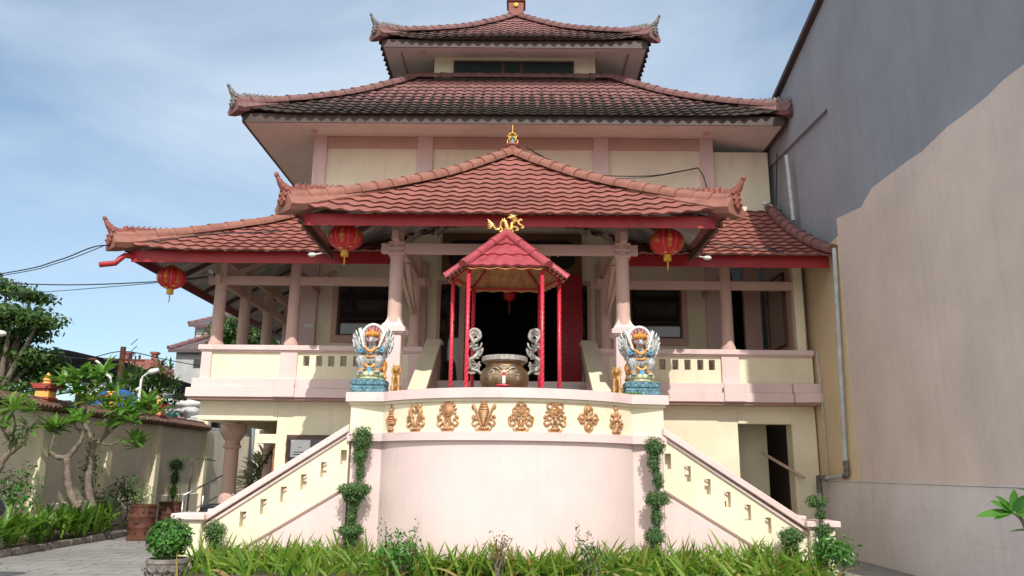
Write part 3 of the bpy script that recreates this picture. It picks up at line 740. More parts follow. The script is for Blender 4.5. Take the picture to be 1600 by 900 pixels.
m = MB(); fascia_board(m, VR, 'l', 5.74, 5.925, smax=29.5); m.build('side_fascia', plain('shaded_maroon_board', (.20,.03,.035), .5), vroof)
hp = VR.hip(0, 0, 2.9); m = MB(); ridge_tiles(m, hp, .135); fillet(m, VR, 0, 0); m.build('hip_ridge', M['ridge'], vroof, smooth=True, autosmooth=40)
corner_ornament('corner_ornament', hp[0], (hp[2]-hp[0]).normalized(), M['orn'], vroof)
m = MB(); path = [Vector((6.36-.10*math.sin(PI*k/12), 15.35+3.65*k/12, VR.z(3.65*k/12)+.07)) for k in range(13)]; ridge_tiles(m, path, .13); m.build('verge_ridge', M['ridge_dk'], vroof, smooth=True, autosmooth=40)
m = MB(); m.tube([(-8.0,15.68,5.84),(-8.14,15.48,5.82),(-8.2,15.40,5.72),(-8.26,15.36,5.62),(-8.56,15.34,5.58)], .058, 10); m.build('rain_spout', M['red'], vroof, smooth=True, autosmooth=50)

# ---- porch roof
PR = Roof(-4.0, 3.62, 12.9, 60, 5.93, 2.68, 3.81, .17)
keepP = lambda p: p.z > VR.z(p.y-15.4)-.16 if p.y > 15.4 else True
pr = MB(); PR.tiles(pr, 'f', 3.81); PR.tiles(pr, 'l', 3.81, smax=18.99, keep=keepP); PR.tiles(pr, 'r', 3.81, smax=18.99, keep=keepP)
proof = pr.build('porch_roof', M['tile'], T)
m = MB(); PR.under(m, 'f', 3.75); PR.under(m, 'l', 3.75, smax=18.95, keep=keepP); PR.under(m, 'r', 3.75, smax=18.95, keep=keepP); m.build('roof_lining', M['zinc'], proof)
PR.rafters(proof, 'f', 3.6, 1.27, off=-.18); PR.rafters(proof, 'l', 3.6, 1.3, smax=15.6, off=-.18); PR.rafters(proof, 'r', 3.6, 1.3, smax=15.6, off=-.18)
m = MB(); m.bar((-3.75,13.15,5.88), (-.25,16.65,PR.z(3.75)-.2), .1, .16); m.build('hip_rafter', M['rafter'], proof)
m = MB(); m.bar((3.37,13.15,5.88), (-.13,16.65,PR.z(3.75)-.2), .1, .16); m.build('hip_rafter', M['rafter'], proof)
for x in (-3.84, 3.46): m = MB(); m.bar((x, 13.15, 5.82), (x, 15.4, 5.82), .04, .16); m.build('side_fascia', M['rafter'], proof)
m = MB(); m.box(-3.80, 3.42, 13.11, 13.14, 5.76, 5.97); m.build('fascia', M['red'], proof)
for cx in (0, 1):
    hp = PR.hip(cx, 0, 3.81); m = MB(); ridge_tiles(m, hp, .14, .38); fillet(m, PR, cx, 0); m.build('hip_ridge', M['ridge'], proof, smooth=True, autosmooth=40)
    corner_ornament('corner_ornament', hp[0], (hp[2]-hp[0]).normalized(), M['orn'], proof)
m = MB(); ridge_tiles(m, [Vector((-.19, 16.7, 8.66)), Vector((-.19, 19.0, 8.66))], .13); m.build('top_ridge', M['ridge'], proof, smooth=True, autosmooth=40)
m = MB(); c = (-.19, 16.68, 8.62); m.lathe([(.17,0),(.17,.08),(.14,.09),(.14,.17),(.165,.18),(.165,.22),(.11,.23),(.05,.26)], c, 16); fin = m.build('roof_finial', M['orn'], proof, smooth=True, autosmooth=40)
m = MB(); z = 8.98
for an in range(5):
    a_ = 2*PI*an/5+.3
    pts = [Vector((c[0]+math.cos(a_)*r_, c[1]+math.sin(a_)*r_, z+h_)) for r_, h_ in ((.06,0),(.16,.08),(.17,.17),(.10,.23),(.12,.32),(.15,.36),(.08,.42),(.02,.44))]
    m.tube(spline(pts, 3), .028, 6)
m.lathe([(.03,.42),(.05,.46),(.02,.5),(.012,.75),(.002,.78)], (c[0], c[1], z), 8); m.xform(Matrix.Translation((c[0],c[1],8.86)) @ Matrix.Diagonal((.72,.72,.62,1)) @ Matrix.Translation((-c[0],-c[1],-8.98))); m.build('crown', M['gold'], fin, smooth=True)
m = MB(); m.lathe([(.17,0),(.13,.06),(.09,.12),(.06,.2),(.075,.26),(.03,.33)], (c[0], c[1], z), 6); m.xform(Matrix.Translation((c[0],c[1],8.86)) @ Matrix.Diagonal((.66,.66,.6,1)) @ Matrix.Translation((-c[0],-c[1],-8.98))); m.build('crown_core', M['teal'], fin)
for x in (-2.05+0, ): pass
for (px, py, Y) in ((488, 398, 15.25), (1105, 403, 15.25)):
    p = at(px, py, Y); m = MB(); m.ell(p, (.09,.05,.045)); m.bar(p, p+Vector((.25 if px < 800 else -.25, .25, .12)), .03, .03); m.build('spotlight', M['lampwhite'], proof, smooth=True)

# ---- main roof and its soffit
MR = Roof(-6.86, 6.46, 17.45, 30.55, 9.97, 2.9, 3.72, .18, .27, .30)
mr = MB()
for sd in 'flrb': MR.tiles(mr, sd, 3.72)
mroof = mr.build('main_roof', M['tile_dk'], T)
m = MB()
for sd in 'flrb': MR.under(m, sd, 3.6, off=-.03, corr=0, step=.4)
m.build('roof_lining', M['dkbrown'], mroof)  # added under the tiles to block light leaking through their gaps
fz0, fz1 = 9.765, 10.0
for sd in 'flrb': m = MB(); fascia_board(m, MR, sd, fz0, fz1, .075); m.build('fascia', M['dkbrown'], mroof)
m = MB(); zs, zw = 9.80, 10.05; o0 = (-6.75, 6.35, 17.56, 30.4); o1 = (-5.3, 4.9, 19.05, 29)
A = [(o0[0],o0[2],zs),(o0[1],o0[2],zs),(o0[1],o0[3],zs),(o0[0],o0[3],zs)]; B = [(o1[0],o1[2],zw),(o1[1],o1[2],zw),(o1[1],o1[3],zw),(o1[0],o1[3],zw)]
for k in range(4): m.quad(B[k], B[(k+1)%4], A[(k+1)%4], A[k])
sof = m.build('soffit', M['soffit'], mroof)
def downlight(x, y, z, par):
    m = MB(); m.lathe([(.085,.03),(.085,-.035),(.06,-.035),(.055,-.01),(0.001,-.01)], (x, y, z), 14, cap=False); return m.build('downlight', M['salmon'], par, smooth=True, autosmooth=40)
for px, py in ((491, 203), (801, 206), (1104, 209)):
    p = at(px, py, 18.35); downlight(p.x, 18.35, zs+(18.35-17.53)/(19.05-17.53)*(zw-zs)-.01, sof)
for cx in (0, 1):
    for cy in (0, 1):
        hp = MR.hip(cx, cy, 3.72); m = MB(); ridge_tiles(m, hp, .14, .36); fillet(m, MR, cx, cy, .9); m.build('hip_ridge', M['ridge_dk'], mroof, smooth=True, autosmooth=40)
        corner_ornament('corner_ornament', hp[0], (hp[2]-hp[0]).normalized(), M['orn_dk'], mroof, 1.0)
q0, q1, r0, r1 = MR.x0+3.72, MR.x1-3.72, MR.y0+3.72, MR.y1-3.72; zt = MR.z(3.72)
m = MB()
for a_, b_ in (((q0,r0),(q1,r0)), ((q0,r1),(q0,r0)), ((q1,r0),(q1,r1)), ((q1,r1),(q0,r1))): ridge_tiles(m, [Vector((*a_, zt+.05)), Vector((*b_, zt+.05))], .15, .36)
m.build('top_ridge', M['ridge_dk'], mroof, smooth=True, autosmooth=40)
m = MB(); m.box(q0, q1, r0, r1, zt-.1, zt+.03); m.build('roof_deck', M['dkbrown'], mroof)
for (a_, b_) in (((1196,318),(1214,324)),):
    p = at(1196, 318, 18.6); m = MB(); m.bar(p, p+Vector((.5,.15,-.12)), .03, .03); m.ell(p, (.1,.07,.05)); m.build('floodlight', M['lampwhite'], T, smooth=True)
# ---- tower
tw = MB(); TX0, TX1, TY0, TY1 = -2.60, 2.20, 21.2, 26.8
tw.box(TX0, TX1, TY0, TY1, 12.4, 13.75); tower = tw.build('tower_wall', M['cream_up'], T)
m = MB(); wx0, wx1, wz0, wz1 = -2.02, 1.56, 12.93, 13.47
m.box(wx0, wx1, 21.14, 21.198, wz0, wz0+.06); m.box(wx0, wx1, 21.14, 21.198, wz1-.06, wz1)
for x in (wx0+.03, -.55, .0, wx1-.03): m.box(x-.03 if x in (wx0+.03, wx1-.03) else x-.05, x+.03 if x in (wx0+.03, wx1-.03) else x+.05, 21.14, 21.198, wz0+.061, wz1-.061)
o = m.build('tower_window', M['dkbrown'], T); m = MB(); m.box(wx0+.05, wx1-.05, 21.17, 21.196, wz0+.05, wz1-.05); m.build('pane', M['tglass'], o)
TR = Roof(-4.06, 3.66, 20.0, 27.72, 13.5, 3.15, 3.86, .2, .27, .30)
tr = MB()
for sd in 'flrb': TR.tiles(tr, sd, 3.86)
troof = tr.build('tower_roof', M['tile_tw'], T)
m = MB()
for sd in 'flrb': TR.under(m, sd, 3.7, off=-.03, corr=0, step=.4)
m.build('roof_lining', M['dkbrown'], troof)  # added likewise, stops light from behind showing between tiles and fascia
for sd in 'flrb': m = MB(); fascia_board(m, TR, sd, 13.29, 13.53, .075); m.build('fascia', M['dkbrown'], troof)
m = MB(); zs, zw = 13.32, 13.64; o0 = (-3.95, 3.55, 20.11, 27.6); o1 = (-2.5, 2.1, 21.3, 26.7)
A = [(o0[0],o0[2],zs),(o0[1],o0[2],zs),(o0[1],o0[3],zs),(o0[0],o0[3],zs)]; B = [(o1[0],o1[2],zw),(o1[1],o1[2],zw),(o1[1],o1[3],zw),(o1[0],o1[3],zw)]
for k in range(4): m.quad(B[k], B[(k+1)%4], A[(k+1)%4], A[k])
sof = m.build('soffit', M['soffit'], troof)
m = MB()
for x0, x1 in ((-3.5, -2.98), (3.1, 2.58)):
    zf_ = lambda x: zs+(zw-zs)*(abs(x-AX)-3.78)/(2.3-3.78)
    m.bar((x0, 20.6, zf_(x0)-.02), (x0, 26.8, zf_(x0)-.02), .05, .03)
m.build('soffit_batten', M['trim'], sof)
for px, py in ((661, 77), (800, 81), (934, 83)):
    p = at(px, py, 20.6); downlight(p.x, 20.6, zs+(20.6-20.08)/(21.3-20.08)*(zw-zs)-.01, sof)
for cx in (0, 1):
    for cy in (0, 1):
        hp = TR.hip(cx, cy, 3.86); m = MB(); ridge_tiles(m, hp, .13, .34); fillet(m, TR, cx, cy, .7); m.build('hip_ridge', M['ridge_dk'], troof, smooth=True, autosmooth=40)
        corner_ornament('corner_ornament', hp[0], (hp[2]-hp[0]).normalized(), M['orn_dk'], troof, 1.0)
cz = TR.z(3.86); c = (-.2, 23.86, cz-.05)
m = MB(); m.box(-.46, .06, 23.6, 24.12, cz-.1, cz+.42); m.box(-.52, .12, 23.54, 24.18, cz+.423, cz+.52); m.box(-.42, .02, 23.64, 24.08, cz+.523, cz+.6)
fin = m.build('roof_finial', M['orn'], troof, bevel=.02)
m = MB(); m.lathe([(.07,-.03),(.09,0),(.07,.02),(.001,.02)], (0,0,0), 14); m.xform(Matrix.Translation((-.2, 23.57, cz+.28)) @ Matrix.Rotation(PI/2, 4, 'X')); m.build('finial_disc', M['yellow'], fin, smooth=True)
m = MB(); m.lathe([(.26,.6),(.18,.7),(.22,.8),(.12,.95),(.16,1.05),(.08,1.2),(.1,1.3),(.02,1.6)], (c[0], c[1], c[2]), 10)
for k in range(8): a_ = k*PI/4; m.tube([(c[0]+.18*math.cos(a_), c[1]+.18*math.sin(a_), c[2]+.66), (c[0]+.3*math.cos(a_), c[1]+.3*math.sin(a_), c[2]+.75), (c[0]+.22*math.cos(a_), c[1]+.22*math.sin(a_), c[2]+.9)], [.06,.05,.02], 6)
m.build('carved_tip', M['orn_dk'], fin, smooth=True, autosmooth=50)

# ================================================================== entrance terrace with the bowed wall and two stairs
E_ = thing('entrance_terrace', 'pale pink bowed terrace wall with gilded emblems and a stair on either side', 'terrace', (-.2, 13, 0))
BX, BY, BR = -.175, 14.34, 2.54                          # bow: circle centre and radius
HALF = 2.02; TH = math.asin(HALF/BR)
def arc(r, a0=-TH, a1=TH, n=40): return [(BX+r*math.sin(a0+(a1-a0)*k/n), BY-r*math.cos(a0+(a1-a0)*k/n)) for k in range(n+1)]
def bow_slab(name, r_out, z0, z1, mat, px_out, bevel=.01, back=13.6, hollow=True):
    """slab that follows the bow and returns over the pedestals; px_out = how far it stands out there"""
    m = MB(); xl, xr = -2.72-px_out, mx(-2.72)+px_out+.03; yf = 12.8-px_out
    a1 = math.asin(min(1, (HALF-px_out*.3)/r_out))
    poly = [(xl, back), (xl, yf)] + [p for p in arc(r_out, -a1, a1) if p[1] < yf+.3] + [(xr, yf), (xr, back)]
    if hollow:                                    # parapet: leave the terrace behind it open
        ri = BR-.2; ai = math.asin((HALF-.12)/ri); inner = arc(ri, ai, -ai, 30)
        poly = poly + [(inner[0][0], back)] + inner + [(inner[-1][0], back)]
        n = len(poly); i0 = len(m.v); m.v += [(x, y, z0) for x, y in poly] + [(x, y, z1) for x, y in poly]
        for k in range(n): m.face((i0+k, i0+(k+1) % n, i0+n+(k+1) % n, i0+n+k))
        from mathutils.geometry import tessellate_polygon
        for tr_ in tessellate_polygon([[Vector((x, y, 0)) for x, y in poly]]):
            a_, b_, c_ = tr_; A_, B_, C_ = (Vector(poly[q]) for q in tr_)
            if (B_-A_).cross(C_-A_) < 0: b_, c_ = c_, b_
            m.face((i0+n+a_, i0+n+b_, i0+n+c_)); m.face((i0+c_, i0+b_, i0+a_))
    else: m.prism_z(poly, z0, z1)
    o = m.build(name, mat, E_, bevel=0 if hollow else bevel)
    return o
bow_slab('bow_wall', BR-.02, 0, 2.02, M['pinkwall'], -.03, 0, hollow=False)
bow_slab('bow_wall_moulding', BR+.045, 2.022, 2.15, M['coping'], .035)
bow_slab('bow_frieze', BR, 2.152, 2.60, M['cream'], 0, 0)
bow_slab('frieze_moulding', BR+.035, 2.602, 2.648, M['cream'], .03, .006)
bow_slab('parapet_coping', BR+.085, 2.65, 2.80, M['coping'], .08, .015)
m = MB(); m.box(-2.7, 2.3, 13.61, 16.5, 0, 2.02); m.build('terrace_floor', M['soffit'], E_)
# stairs: mirrored, facing left and right
def stair(sg):
    X = (lambda x: x) if sg < 0 else mx
    def P(m, pts, y0, y1):
        q = [(X(x), z) for x, z in pts]
        if sg > 0: q.reverse()
        m.prism_y(q, y0, y1)
    xa, xb = -4.95, -2.725; sl = (2.27-.80)/(xb-xa); topz = lambda x: .80+sl*(x-xa)
    slb = .60; botz = lambda x: 1.34+slb*(x+2.67)
    for yy in (12.82, 14.3):
        y0, y1 = yy, yy+.16
        m = MB(); holes = [xa+.30+.308*k for k in range(7)]; hw = .05; xs = [xa]+[q for c in holes for q in (c-hw, c+hw)]+[xb]
        for i in range(len(xs)-1):
            l, r = xs[i], xs[i+1]; tz = lambda x: topz(x)-.13; bz_ = lambda x: max(botz(x)+.01, .0)
            if i % 2 == 0: P(m, [(l, bz_(l)), (r, bz_(r)), (r, tz(r)), (l, tz(l))], y0, y1)
            else:
                c = (l+r)/2; mid = (bz_(c)+tz(c))/2; h0, h1 = mid-.04, mid+.20
                if i == 1: h0, h1 = mid+.02, mid+.17
                P(m, [(l+.0005, bz_(l)), (r-.0005, bz_(r)), (r-.0005, h0), (l+.0005, h0)], y0, y1); P(m, [(l+.0005, h1), (r-.0005, h1), (r-.0005, tz(r)), (l+.0005, tz(l))], y0, y1)
        o = m.build('stair_parapet', M['cream'], E_)
        m = MB(); P(m, [(xa-.05, topz(xa)-.10), (xb, topz(xb)-.10), (xb, topz(xb)+.02), (xa-.05, topz(xa)+.02)], y0-.09, y1+.06); m.build('coping', M['coping'], o, bevel=.012)
        m = MB(); P(m, [(xa, topz(xa)-.16), (xb, topz(xb)-.16), (xb, topz(xb)-.105), (xa, topz(xa)-.105)], y0-.035, y1+.03); m.build('coping_moulding', M['coping'], o, bevel=.006)
        if yy < 13:
            m = MB(); P(m, [(xa, botz(xa)-.03), (xb, botz(xb)-.03), (xb, botz(xb)+.005), (xa, botz(xa)+.005)], y0-.015, y0+.05); m.build('lower_moulding', M['trim'], o)
            m = MB(); P(m, [(xa, 0), (xb, 0), (xb, botz(xb)-.032), (xa, max(.002, botz(xa)-.032))], y0+.004, y1); m.build('stair_side_wall', M['pinkwall'], E_)
        m = MB(); l, r = sorted((X(-5.34), X(-4.955))); m.box(l, r, yy-.12, yy+.26, 0, .755); p = m.build('newel_post', M['cream'], E_, bevel=.008)
        m = MB(); m.box(l-.07, r+.07, yy-.19, yy+.33, .78, .875); m.build('coping', M['coping'], p, bevel=.012)
        m = MB(); m.box(l-.03, r+.03, yy-.15, yy+.29, .757, .778); m.build('coping_moulding', M['coping'], p)
    m = MB(); n = 11
    for k in range(n):
        l, r = sorted((X(-4.9+.2*k), X(-2.73))); m.box(l, r, 12.985, 14.295, 1.9*k/n+.0, 1.9*(k+1)/n-.002)
    m.build('stair_flight', M['soffit'], E_)
stair(-1); stair(1)

# ---- gilded emblems on the frieze
def bowp(th, u, v, h):                                  # local (u along the wall, v up, h out) -> world
    a = th+u/BR; r = BR+h; return Vector((BX+r*math.sin(a), BY-r*math.cos(a), 2.375+v))
def S(m, th, pts, rad, n=6, sc_=.47, mir=False):
    for sgn in ((1, -1) if mir else (1,)):
        q = spline([(sgn*x, y, 0) for x, y in pts], 4); rr = lerps(rad, 4) if hasattr(rad, '__len__') else [rad]*len(q)
        m.tube([bowp(th, p.x*sc_, p.y*sc_, .012) for p in q], [r_*sc_ for r_ in rr], n)
def B(m, th, x, y, rx, ry, h=.028, sc_=.47, mir=False):
    for sgn in ((1, -1) if mir else (1,)):
        i0 = len(m.v); m.ell((0,0,0), (rx*sc_, ry*sc_, h), nu=14, nv=6)
        for i in range(i0, len(m.v)):
            p = m.v[i]; m.v[i] = tuple(bowp(th, sgn*x*sc_+p[0], y*sc_+p[1], .006+p[2]))
def RG(m, th, x, y, r_, t_, sc_=.47, mir=False):
    for sgn in ((1, -1) if mir else (1,)):
        m.tube([bowp(th, (sgn*x+r_*math.cos(a*PI/9))*sc_, (y+r_*math.sin(a*PI/9))*sc_, .02) for a in range(19)], t_*sc_, 6, cap=False)
def lotus_base(m, th, w_=.24, y=-.40):
    B(m, th, 0, y+.02, w_*.72, .07); S(m, th, [(-w_,y+.03),(-w_*.55,y-.06),(0,y-.09),(w_*.55,y-.06),(w_,y+.03)], [.02,.035,.045,.035,.02])
    for k in (-2,-1,0,1,2): B(m, th, k*w_*.27, y+.02, .035, .055, .04)
def ribbons(m, th, y=0.):
    S(m, th, [(.05,-.33+y),(.14,-.2+y),(.27,-.29+y),(.36,-.22+y),(.31,-.11+y),(.19,-.12+y)], [.03,.035,.04,.035,.03,.02], mir=True)
    S(m, th, [(.20,-.10+y),(.30,-.04+y),(.37,-.03+y),(.34,.06+y)], [.03,.035,.03,.012], mir=True); B(m, th, .3, .01+y, .05, .03, .025, mir=True)
def rel_banner(m, th):
    B(m, th, 0, .42, .022, .075); S(m, th, [(.13,.37),(.09,.27),(.03,.2)], [.012,.03,.04], mir=True)
    for y, w_, h_ in ((.25,.11,.06),(.17,.12,.05),(.08,.13,.055),(-.01,.14,.06),(-.1,.2,.06),(-.17,.24,.07)): B(m, th, 0, y, w_, h_, .05)
    S(m, th, [(.1,.08),(.2,.02),(.25,-.1)], [.025,.03,.03], mir=True); B(m, th, .26, -.04, .04, .05, mir=True); S(m, th, [(-.25,-.14),(0,-.24),(.25,-.14)], .035)
    B(m, th, 0, -.31, .09, .08, .045); lotus_base(m, th, .17, -.39)
def rel_fish(m, th):
    S(m, th, [(.05,-.33),(.11,-.15),(.19,.05),(.2,.2),(.11,.28),(.04,.22),(.02,.12)], [.03,.06,.085,.09,.07,.045,.015], 8, mir=True)
    B(m, th, .2, .37, .045, .08, mir=True); B(m, th, 0, .38, .06, .07); B(m, th, .09, .0, .03, .03, .04, mir=True); ribbons(m, th); B(m, th, 0, -.26, .09, .12); lotus_base(m, th, .22)
def rel_wheel(m, th):
    B(m, th, 0, .2, .2, .2, .03)
    for r_ in (.19,.12,.06): RG(m, th, 0, .2, r_, .025)
    for k in range(8): a = k*PI/4; S(m, th, [(.06*math.cos(a), .2+.06*math.sin(a)), (.2*math.cos(a), .2+.2*math.sin(a))], .016)
    for k in range(9):
        a = R(-20+27.5*k); B(m, th, .27*math.cos(a), .2+.27*math.sin(a), .05, .05)
    S(m, th, [(.0,-.02),(.06,-.2),(.02,-.34)], .035, mir=True); S(m, th, [(.09,-.02),(.1,-.2),(.05,-.33)], .03, mir=True); ribbons(m, th); lotus_base(m, th)
def rel_conch(m, th):
    for y, w_, h_ in ((.44,.07,.05),(.38,.12,.055),(.31,.155,.06),(.23,.185,.07)): B(m, th, 0, y, w_, h_, .06)
    for k in range(8): B(m, th, 0, .15-.055*k, .19-.021*k, .09, .055)
    S(m, th, [(.05,-.33),(.13,-.12),(.22,.08),(.27,.22),(.34,.33)], [.03,.035,.035,.05,.06], mir=True); B(m, th, .345, .31, .06, .09, mir=True); ribbons(m, th); lotus_base(m, th, .27)
def rel_knot(m, th):
    for x, y in ((0,.4),(.1,.31),(.0,.2),(.19,.2),(.1,.1),(.24,.0),(.08,-.02)): RG(m, th, x, y, .072, .026, mir=x > 0)
    for k in (-1,0,1): S(m, th, [(-.16+.09*k,.06-.09*k*0+.0),(.08+.09*k,.34)], .026); S(m, th, [(.16+.09*k,.06),(-.08+.09*k,.34)], .026)
    S(m, th, [(0,-.05),(.09,-.18),(.03,-.33)], .03, mir=True); RG(m, th, .27, -.17, .1, .035, mir=True); RG(m, th, .33, -.06, .06, .03, mir=True); B(m, th, 0, -.2, .05, .14); lotus_base(m, th, .26)
def rel_lotus(m, th):
    B(m, th, 0, .17, .17, .18, .03); RG(m, th, 0, .17, .17, .03); RG(m, th, .17, .36, .1, .035, mir=True); B(m, th, 0, .42, .035, .08)
    for k in range(5): B(m, th, 0+.07*math.cos(k*1.257), .18+.08*math.sin(k*1.257), .04, .04, .05)
    B(m, th, .27, .17, .07, .035, mir=True); RG(m, th, .19, -.0, .08, .03, mir=True); B(m, th, 0, -.12, .07, .13, .06); ribbons(m, th, .02); lotus_base(m, th)
def rel_cross(m, th):
    for k in range(4):
        a = k*PI/2; dx, dy = math.cos(a), math.sin(a); f = 1 if k % 2 else .9
        B(m, th, dx*.29*f, dy*.29*f, .10+.06*abs(dx)*.4, .10+.06*abs(dy)*.4, .04)
        for q in (-1, 1): S(m, th, [(dx*.12-dy*.02*q, dy*.12+dx*.02*q), (dx*.22-dy*.13*q, dy*.22+dx*.13*q), (dx*.34*f-dy*.11*q, dy*.34*f+dx*.11*q), (dx*.43*f, dy*.43*f)], [.03,.05,.05,.02])
        S(m, th, [(dx*.06,dy*.06),(dx*.48*f,dy*.48*f)], [.05,.015])
    B(m, th, 0, 0, .1, .1, .05); RG(m, th, 0, 0, .06, .02)
def rel_vase(m, th):
    B(m, th, 0, .37, .1, .1, .04); RG(m, th, 0, .37, .06, .02); B(m, th, 0, .22, .075, .14, .045); B(m, th, .2, .16, .065, .07, mir=True); S(m, th, [(.06,.02),(.14,.12),(.2,.17)], .035, mir=True)
    B(m, th, 0, .0, .15, .11, .05); S(m, th, [(.12,-.05),(.24,-.04),(.3,.04)], [.04,.03,.015], mir=True); RG(m, th, .22, -.16, .075, .04, mir=True)
    for y, w_ in ((-.14,.07),(-.22,.075),(-.3,.11),(-.37,.16)): B(m, th, 0, y, w_, .08, .045)
    S(m, th, [(-.2,-.38),(0,-.45),(.2,-.38)], .04)
EMB = [(612, rel_banner, 'banner'), (650, rel_fish, 'twin fish'), (700, rel_wheel, 'wheel'), (756, rel_conch, 'conch shell'), (814, rel_knot, 'endless knot'), (867, rel_lotus, 'lotus flower'), (919, rel_cross, 'crossed lobes'), (962, rel_vase, 'vase')]
def bow_angle(px):
    lo, hi = -TH, TH
    for _ in range(40):
        a = (lo+hi)/2; p = Vector((BX+BR*math.sin(a), BY-BR*math.cos(a), 2.375)); q = CMAT.transposed() @ (p-CLOC)
        if 800+CAM_F*q.x/-q.z < px: lo = a
        else: hi = a
    return a
for px, fn, nm in EMB:
    m = MB(); fn(m, bow_angle(px)); o = m.build('emblem', M['copper'], E_, smooth=True, autosmooth=60); o['label'] = 'gilded '+nm+' emblem in relief'

# ================================================================== incense pavilion
I = thing('incense_pavilion', 'small crimson hexagonal canopy on thin spiral poles with a gilded dragon on top', 'pavilion', (-.24, 13.6, 1.94))
IC = Vector((-.24, 13.6, 0)); HX = [(-.63,-.80), (.63,-.80), (.96,0), (.63,.80), (-.63,.80), (-.96,0)]
for x, y in HX:
    m = MB(); px, py = IC.x+x, IC.y+y
    m.tube([(px,py,1.94),(px,py,4.93)], .034, 10)
    for ph in (0, PI):
        m.tube([(px+.034*math.cos(ph+k*.55), py+.034*math.sin(ph+k*.55), 1.98+k*.0165) for k in range(178)], .006, 4, 1)
    m.build('pole', [M['pole'], M['spiral']], I, smooth=True)
RV = [(IC.x+x*1.12, IC.y+y*1.12, 4.91) for x, y in HX]; AP = (IC.x, IC.y, 5.74)
rf = MB()
for k in range(6):
    a, b_ = Vector(RV[k]), Vector(RV[(k+1) % 6]); ap = Vector(AP); N = 3
    nrm = (b_-a).cross(ap-a).normalized()
    for i in range(N):
        t0, t1 = i/N, (i+1)/N; n = 14
        for j in range(n):
            def pt(u, t, h):
                t = max(t, 0); p = a.lerp(ap, t).lerp(b_.lerp(ap, t), u)
                wv = .016*math.cos(2*PI*((u-.5)*(1-t)*(b_-a).length/.22)); return p+nrm*(h+wv)
            u0, u1 = j/n, (j+1)/n
            w0 = .012*math.cos(2*PI*u0*5); w1 = .012*math.cos(2*PI*u1*5)
            rf.quad(pt(u0,t0,-.01), pt(u1,t0,-.01), pt(u1,t0,.035), pt(u0,t0,.035)); rf.quad(pt(u0,t0,.035), pt(u1,t0,.035), pt(u1,t1,.004), pt(u0,t1,.004))
roof = rf.build('canopy_roof', M['pavtile'], I)
m = MB()
for k in range(6):
    a = Vector(RV[k]); d = Vector(AP)-a; ridge_tiles(m, [a-d*.03+Vector((0,0,.035)), a+d*.97+Vector((0,0,.035))], .085, .42)
m.build('hip_ridge', M['pavtile'], roof, smooth=True, autosmooth=40)
m = MB()
for k in range(6):
    a, b_ = Vector(RV[k])+Vector((0,0,-.03)), Vector(RV[(k+1) % 6])+Vector((0,0,-.03)); ap = Vector(AP)+Vector((0,0,-.08)); n = 10
    for j in range(n):
        h0 = -.028*(j % 2); h1 = -.028*((j+1) % 2); z = Vector((0,0,1))
        p0 = a.lerp(b_, j/n)+z*h0; p1 = a.lerp(b_, (j+1)/n)+z*h1; m.tri(p1, p0, ap)
m.build('canopy_lining', M['pavunder'], roof)
m = MB(); V6 = [Vector((IC.x+x, IC.y+y, 4.90)) for x, y in HX]
for k in range(6): m.bar(V6[k], V6[(k+1) % 6], .03, .035); m.bar(V6[k], Vector(AP)-Vector((0,0,.12)), .03, .03)
m.build('ring_frame', M['redenam'], I)
m = MB(); m.lathe([(.06,-.06),(.05,.03),(.065,.05),(.065,.09),(.03,.1)], AP, 12); m.build('roof_knob', M['pavtile'], I, smooth=True, autosmooth=40)
m = MB(); dc = Vector((IC.x, IC.y, 5.80))
def D(u, v, d=0): return dc+Vector((u, d, v))
body = spline([D(-.26,.13), D(-.20,.05,.02), D(-.13,.08,.04), D(-.10,.19,.0), D(-.04,.20,-.03), D(0,.10,-.04), D(.03,.03,-.03), D(.08,.06,.0), D(.09,.17,.03), D(.14,.21,.02), D(.10,.27,-.01)], 6)
m.tube(body, lerps([.012,.02,.026,.03,.033,.035,.036,.034,.032,.034,.028], 6), 8)
m.ell(D(.11,.28,-.02), (.06,.04,.042)); m.ell(D(.06,.26,-.03), (.04,.025,.022)); 
for a_, b2 in (((.02,.30),(.07,.29)), ((.05,.34),(.09,.30)), ((.12,.35),(.12,.30)), ((.18,.33),(.14,.29)), ((.0,.27),(.05,.26)), ((.2,.25),(.15,.26))): m.tube([D(*b2), D((a_[0]+b2[0])/2, (a_[1]+b2[1])/2+.01), D(*a_)], [.018,.013,.004], 5)
for pts in (((.12,.20),(.19,.22),(.22,.16),(.27,.13)), ((.21,.17),(.24,.24),(.28,.22)), ((.09,.08),(.16,.10),(.21,.05),(.16,.03)), ((-.11,.10),(-.08,.03),(-.13,.0)), ((-.02,.06),(-.06,.0)), ((.08,.05),(.12,-.0)), ((.27,.13),(.31,.09),(.26,.08))): m.tube(spline([D(*p) for p in pts], 3), .018, 6)
for k in range(5): m.tube([D(-.25,.12), D(-.31,.10+.03*k-.03), D(-.36,.06+.045*k)], [.02,.014,.004], 5)
for k in range(4, 60, 4):
    p = body[min(k, len(body)-1)]; m.tube([p, p+Vector((U(-.01,.01), U(-.03,.03), .055))], [.014, .003], 4)
m.build('dragon_finial', M['brightgold'], I, smooth=True, autosmooth=50)

I.location = (-.225, 12.88, 1.98); I.scale = (.935, .935, .935)

